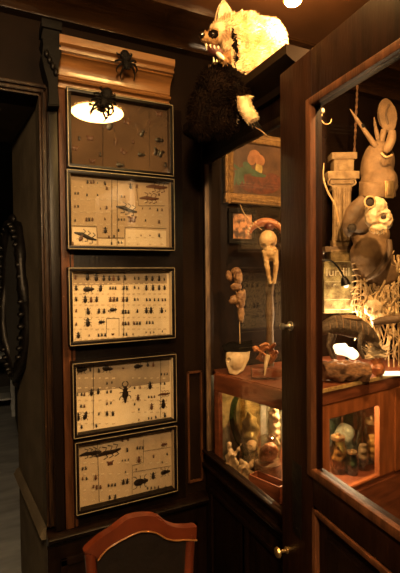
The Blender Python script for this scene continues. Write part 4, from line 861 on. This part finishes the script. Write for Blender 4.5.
# ================================================================== RACCOON on the cabinet top
g = PX(245, 70, 1.62); t = th('raccoon', 'snarling stuffed raccoon with bright pale fur perched on top of the cabinet', 'raccoon', g)
u = g.u
def proj(p):
    q = g.o+r0*p.x+f0*p.y+z0*p.z-EYE; k_ = q.dot(fw); return CX+FP*q.dot(rt)/k_, CY-FP*q.dot(up)/k_
def E(bm, px, py, d, r, rot=None): ell(bm, g(px, py, d), tuple(q*u for q in r), 18, 12, rot)
bm = new()
E(bm, 262, 47, .05, (22, 22, 25), (0, .6, 0)); E(bm, 246, 36, .02, (19, 19, 19), (0, .3, 0)); E(bm, 252, 60, .03, (20, 18, 18))
E(bm, 234, 72, -.01, (18, 15, 22)); E(bm, 216, 92, -.02, (19, 14, 26)); E(bm, 232, 95, -.01, (17, 13, 20)); E(bm, 204, 112, -.03, (15, 12, 26)); E(bm, 222, 120, -.03, (16, 10, 16))
E(bm, 229, 33, -.04, (15, 15, 15)); E(bm, 220, 33, -.055, (10, 12, 10))                              # skull
E(bm, 212, 38, -.075, (9, 7, 6), (0, -.25, 0)); E(bm, 206, 37, -.09, (5, 4.5, 4.5)); E(bm, 232, 47, -.045, (10, 11, 9))     # muzzle and cheek
E(bm, 223, 60, -.06, (8, 6, 3.6), (0, .75, 0)); E(bm, 230, 56, -.05, (7, 7, 6))      # lower jaw
tube(bm, [g(238, 90, -.05), g(243, 103, -.08), g(249, 114, -.085), g(254, 121, -.09)], [9*u, 7*u, 6*u, 5.5*u], 12)   # hanging forepaw
bodyb = solidmesh(bm, .0042, 3)
bodyb.normal_update()
fc = [(f.calc_center_median(), f.normal.copy(), f.calc_area()) for f in bodyb.faces]
def cls(p):    # fur colour by place on the animal, chest and face shade included
    px, py = proj(p)
    if ((px-213.5)/5.5)**2+((py-34)/4.5)**2 < 1: return 1       # dark eye mask
    if 237 < px < 262 and py > 96 and p.y < -.045: return 0     # pale paw
    nz = noise.noise(p*60)*6
    if abs(px-(230+6*sin((py-22)/22))-nz*.5) < 2.6-abs(py-44)*.06 and 28 < py < 66: return 1      # dark stripe behind the cheek
    if py > 64 + nz + max(0, px-226)*.38: return 1     # chest and belly: their shade painted as dark fur
    if px < 231 and py < 66 and ((px-226)/16)**2 + ((py-36)/30)**2 > .25 and py > 28: return 2      # muzzle and cheek: face shade painted as tan fur
    return 0
me_body = bpy.data.meshes.new('body'); 
idx = [cls(f.calc_center_median()) for f in bodyb.faces]
bodyb.to_mesh(me_body); bodyb.free()
for p in me_body.polygons: p.use_smooth = True
body = link('body', me_body, 'fur', t); me_body.materials.append(M['furdkshade']); me_body.materials.append(M['furtanshade']); me_body.polygons.foreach_set('material_index', idx); me_body.update()
rr = random.Random(12); tot = sum(a_ for _, _, a_ in fc); furs = [new(), new(), new()]
NF = 26000
for c_, n__, ar in fc:
    k = ar/tot*NF; cnt = int(k)+(rr.random() < k-int(k))
    for _ in range(cnt):
        j = Vector((rr.uniform(-1, 1), rr.uniform(-1, 1), rr.uniform(-1, 1)))
        p = c_+j*.003; ty = cls(p+j*.005)
        px, py = proj(p)
        face = px < 224 and py < 64; paw = py > 98 and ty == 0
        L = rr.uniform(.003, .006) if (face or paw) else rr.uniform(.009, .020)
        dirv = (n__+Vector((.6, .1, -.35))*(.6 if not face else .3)+j*.25).normalized()
        sd = dirv.cross(Vector((rr.uniform(-1, 1), rr.uniform(-1, 1), rr.uniform(-1, 1)))).normalized()*rr.uniform(.0007, .0013)
        b = furs[ty]; tip = p+dirv*L+Vector((0, 0, -L*.12)); mid = p+dirv*L*.55
        v = [b.verts.new(q) for q in (p-sd, p+sd, mid+sd*.7, mid-sd*.7, tip)]
        b.faces.new((v[0], v[1], v[2], v[3])); b.faces.new((v[3], v[2], v[4]))
for nm, b, m, lb in (('pale_fur', furs[0], 'fur', 'bright pale fur'), ('dark_fur_and_shade', furs[1], 'furdkshade', 'dark brown fur, painted shade of the chest included'), ('tan_shaded_fur', furs[2], 'furtanshade', 'tan fur on the muzzle and cheek, face shade painted in')):
    me = bpy.data.meshes.new(nm); b.to_mesh(me); b.free(); o = link(nm, me, m, t); o['label'] = lb; o['kind'] = 'stuff'
def ear(px, py, d_, ro, w_, h_):
    bm = new(); rings = 10; M_ = Matrix.Translation(g(px, py, d_)) @ Matrix.Rotation(ro, 4, 'Y')
    for i in range(rings): 
        f = i/(rings-1); r = w_*(1-f**1.8)**.8+.3; bmesh.ops.transform(bm, matrix=Matrix(), verts=[]) 
        ell(bm, (0, 0, (-h_/2+f*h_)*u), (r*u, max(r*.42, .4)*u, 2.2*u), 12, 8)
    b = solidmesh(bm, .0022, 1, dents=((Vector((-.6*u, -4*u, -h_*.1*u)), (w_*.75*u, 6*u, h_*.5*u), 2.6*u),)); bmesh.ops.transform(b, matrix=M_, verts=b.verts)
    return obj('ear', b, 'fur', t)
ear(224.5, 12, -.035, -.10, 8.5, 21); ear(240, 17, .02, .3, 6.5, 14)
bm = new(); rr = random.Random(5)
for i in range(320):
    f = rr.uniform(-1, 1); z_ = rr.uniform(0, 1); w_ = 8.5*(1-z_**1.8)**.8
    p = g(224.5+(1 if f > 0 else -1)*w_+z_*-1.0, 22-z_*21, -.035+rr.uniform(-.004, .004)); d_ = Vector(((.6 if f > 0 else -.6)*(1-z_), rr.uniform(-.5, .5), .5+z_)).normalized(); s_ = Vector((0, 1, 0)).cross(d_)*.0008
    v = [bm.verts.new(q) for q in (p-s_, p+s_, p+d_*.008)]; bm.faces.new(v)
me = bpy.data.meshes.new('ear_fur'); bm.to_mesh(me); bm.free(); link('ear_fur', me, 'fur', t)['kind'] = 'stuff'
bm = new(); ell(bm, g(202, 35, -.10), (3.4*u, 3*u, 3*u)); obj('nose', bm, 'eye', t)
obj('eye', ell(new(), g(213, 34.5, -.100), 1.9*u, 14, 10), 'eye', t)
bm = new(); ell(bm, g(215, 51, -.075), (8.5*u, 5*u, 5.0*u), rot=(0, .45, 0)); obj('mouth', bm, 'mouth', t)
bm = new(); ell(bm, g(220, 56, -.098), (5*u, 2.5*u, 2.2*u), rot=(0, .75, 0)); obj('tongue', bm, 'tooth', t)
for (px, py, L) in ((206, 44, 6), (210, 45, 3), (214, 46, 3), (218, 46.5, 2.5)): obj('tooth', tube(new(), [g(px, py, -.105), g(px+1, py+L, -.105)], [1.1*u, .2*u], 6), 'tooth', t)
for (px, py, L) in ((214, 62, 5), (217, 62, 2.5)): obj('tooth', tube(new(), [g(px, py, -.10), g(px-.5, py-L, -.10)], [1.0*u, .2*u], 6), 'tooth', t)
for i in range(4):
    obj('claw', tube(new(), spline([g(250+2.4*i, 124-i*.6, -.11), g(252+2.6*i, 128-i*.6, -.122), g(254+2.8*i, 130-i*.5, -.118)], 3), lerp_r([1.0*u, .8*u, .25*u], 3), 6), 'iron', t)
g2 = PX(257, 130, 1.5)
t = th('bare_twig', 'thin bare twig below the raccoon paw', 'twig', g2); obj('twig', tube(new(), spline([g2(252, 126), g2(260, 130), g2(268, 137)], 4), lerp_r([.001, .002, .0025], 4), 6), 'puppet', t)

# ================================================================== CHAIR
YCH = 1.22
o = UY(142, 560, YCH); t = thing('wooden_chair', 'red-brown wooden chair with curved crest rail below the insect boxes', 'chair', (o.x, o.y, 0))
def Q(px, py, dy=0): p = UY(px, py, YCH); return Vector((p.x-o.x, dy, p.z))
outer = [(84, 553), (97, 541), (112, 531), (121, 524), (130, 518.5), (145, 516), (159, 517.5), (167, 524), (176, 527.5), (186, 528), (197.5, 527)]
inner = [(197, 540), (186, 539.5), (175, 540), (166, 538), (156, 532.5), (145, 531), (137, 532.5), (126, 537.5), (116, 543), (106, 550), (98, 560)]
bm = new(); oo = spline([Q(*p) for p in outer], 4); ii = spline([Q(*p) for p in inner], 4)
prism(bm, oo+ii, (0, .028, 0), .005); obj('crest_rail', bm, 'chair', t)
lb, rb = Q(91, 555), Q(192, 535)
for s_, p in ((-1, lb), (1, rb)):
    bm = new(); pts = [Vector((p.x, .014, p.z)), Vector((p.x*.93, .014, p.z-.2)), Vector((p.x*.95, .02, .45)), Vector((p.x, .05, .0))]
    pts = spline(pts, 5); tube(bm, pts, [.016]*len(pts), 10); obj('back_post', bm, 'chair', t)
bm = new(); nI = len(ii); out = [Vector((q_.x, .010, q_.z+.002)) for q_ in ii]+[Vector((lb.x*.9, .010, .50)), Vector((rb.x*.9, .010, .50))]
prism(bm, out, (0, .01, 0)); obj('back_panel', bm, 'leather', t)
# inset bead
bm = new(); tube(bm, [Vector((q_.x, -.001, q_.z-.001)) for q_ in ii], .0025, 6); obj('bead', bm, 'goldwood', t)
bm = new(); box(bm, (lb.x*1.02, .02, .42), (rb.x*1.02, .40, .47), .012); obj('seat', bm, 'leather', t)
for x_ in (lb.x, rb.x): bm = new(); tube(bm, [(x_, .37, .42), (x_, .37, .2), (x_, .385, 0)], [.018, .016, .012], 10); obj('front_leg', bm, 'chair', t)

# ================================================================== doorway things
g = PX(14, 300, 2.25); t = thing('carved_mirror', 'dark carved oval mirror hung in the doorway at the left edge', 'mirror', g.o, R(-78))
bm = new(); n = 40; hh = 76*g.u
pts = [Vector((.20*cos(a_), -.012*sin(4*a_), hh*sin(a_))) for a_ in [i*2*pi/n for i in range(n+1)]]; tube(bm, pts, [.026+.006*sin(i*1.9) for i in range(n+1)], 10, caps=False)
for i in range(n): 
    a_ = i*2*pi/n; ell(bm, (.205*cos(a_), -.02, (hh-.005)*sin(a_)), (.016, .02, .016), 8, 6)
ell(bm, (0, 0, -hh-.02), (.02, .02, .04)); ell(bm, (0, 0, hh+.02), (.04, .02, .03)); obj('carved_frame', bm, 'iron', t)
bm = new(); lathe(bm, [(.001, 0), (.99, 0), (.99, .006), (.001, .006)], (0, 0, 0), 40, 'Y'); bmesh.ops.scale(bm, vec=(.19, 1, hh), verts=bm.verts); obj('mirror_glass', bm, 'farwall', t)
g = UH(6, 416, 0); t = thing('side_table', 'pale blue-grey side table standing in the far room', 'table', (g.x-.12, g.y+.1, 0))
for x_ in (-.2, .2):
    for y_ in (-.15, .15): bm = new(); box(bm, (x_-.02, y_-.02, 0), (x_+.02, y_+.02, .70), .004); obj('leg', bm, 'white_table', t)
bm = new(); box(bm, (-.24, -.19, .70), (.24, .19, .73), .005); obj('tabletop', bm, 'white_table', t)
bm = new(); box(bm, (-.2, -.15, .2), (.2, .15, .22), .003); obj('lower_shelf', bm, 'white_table', t)
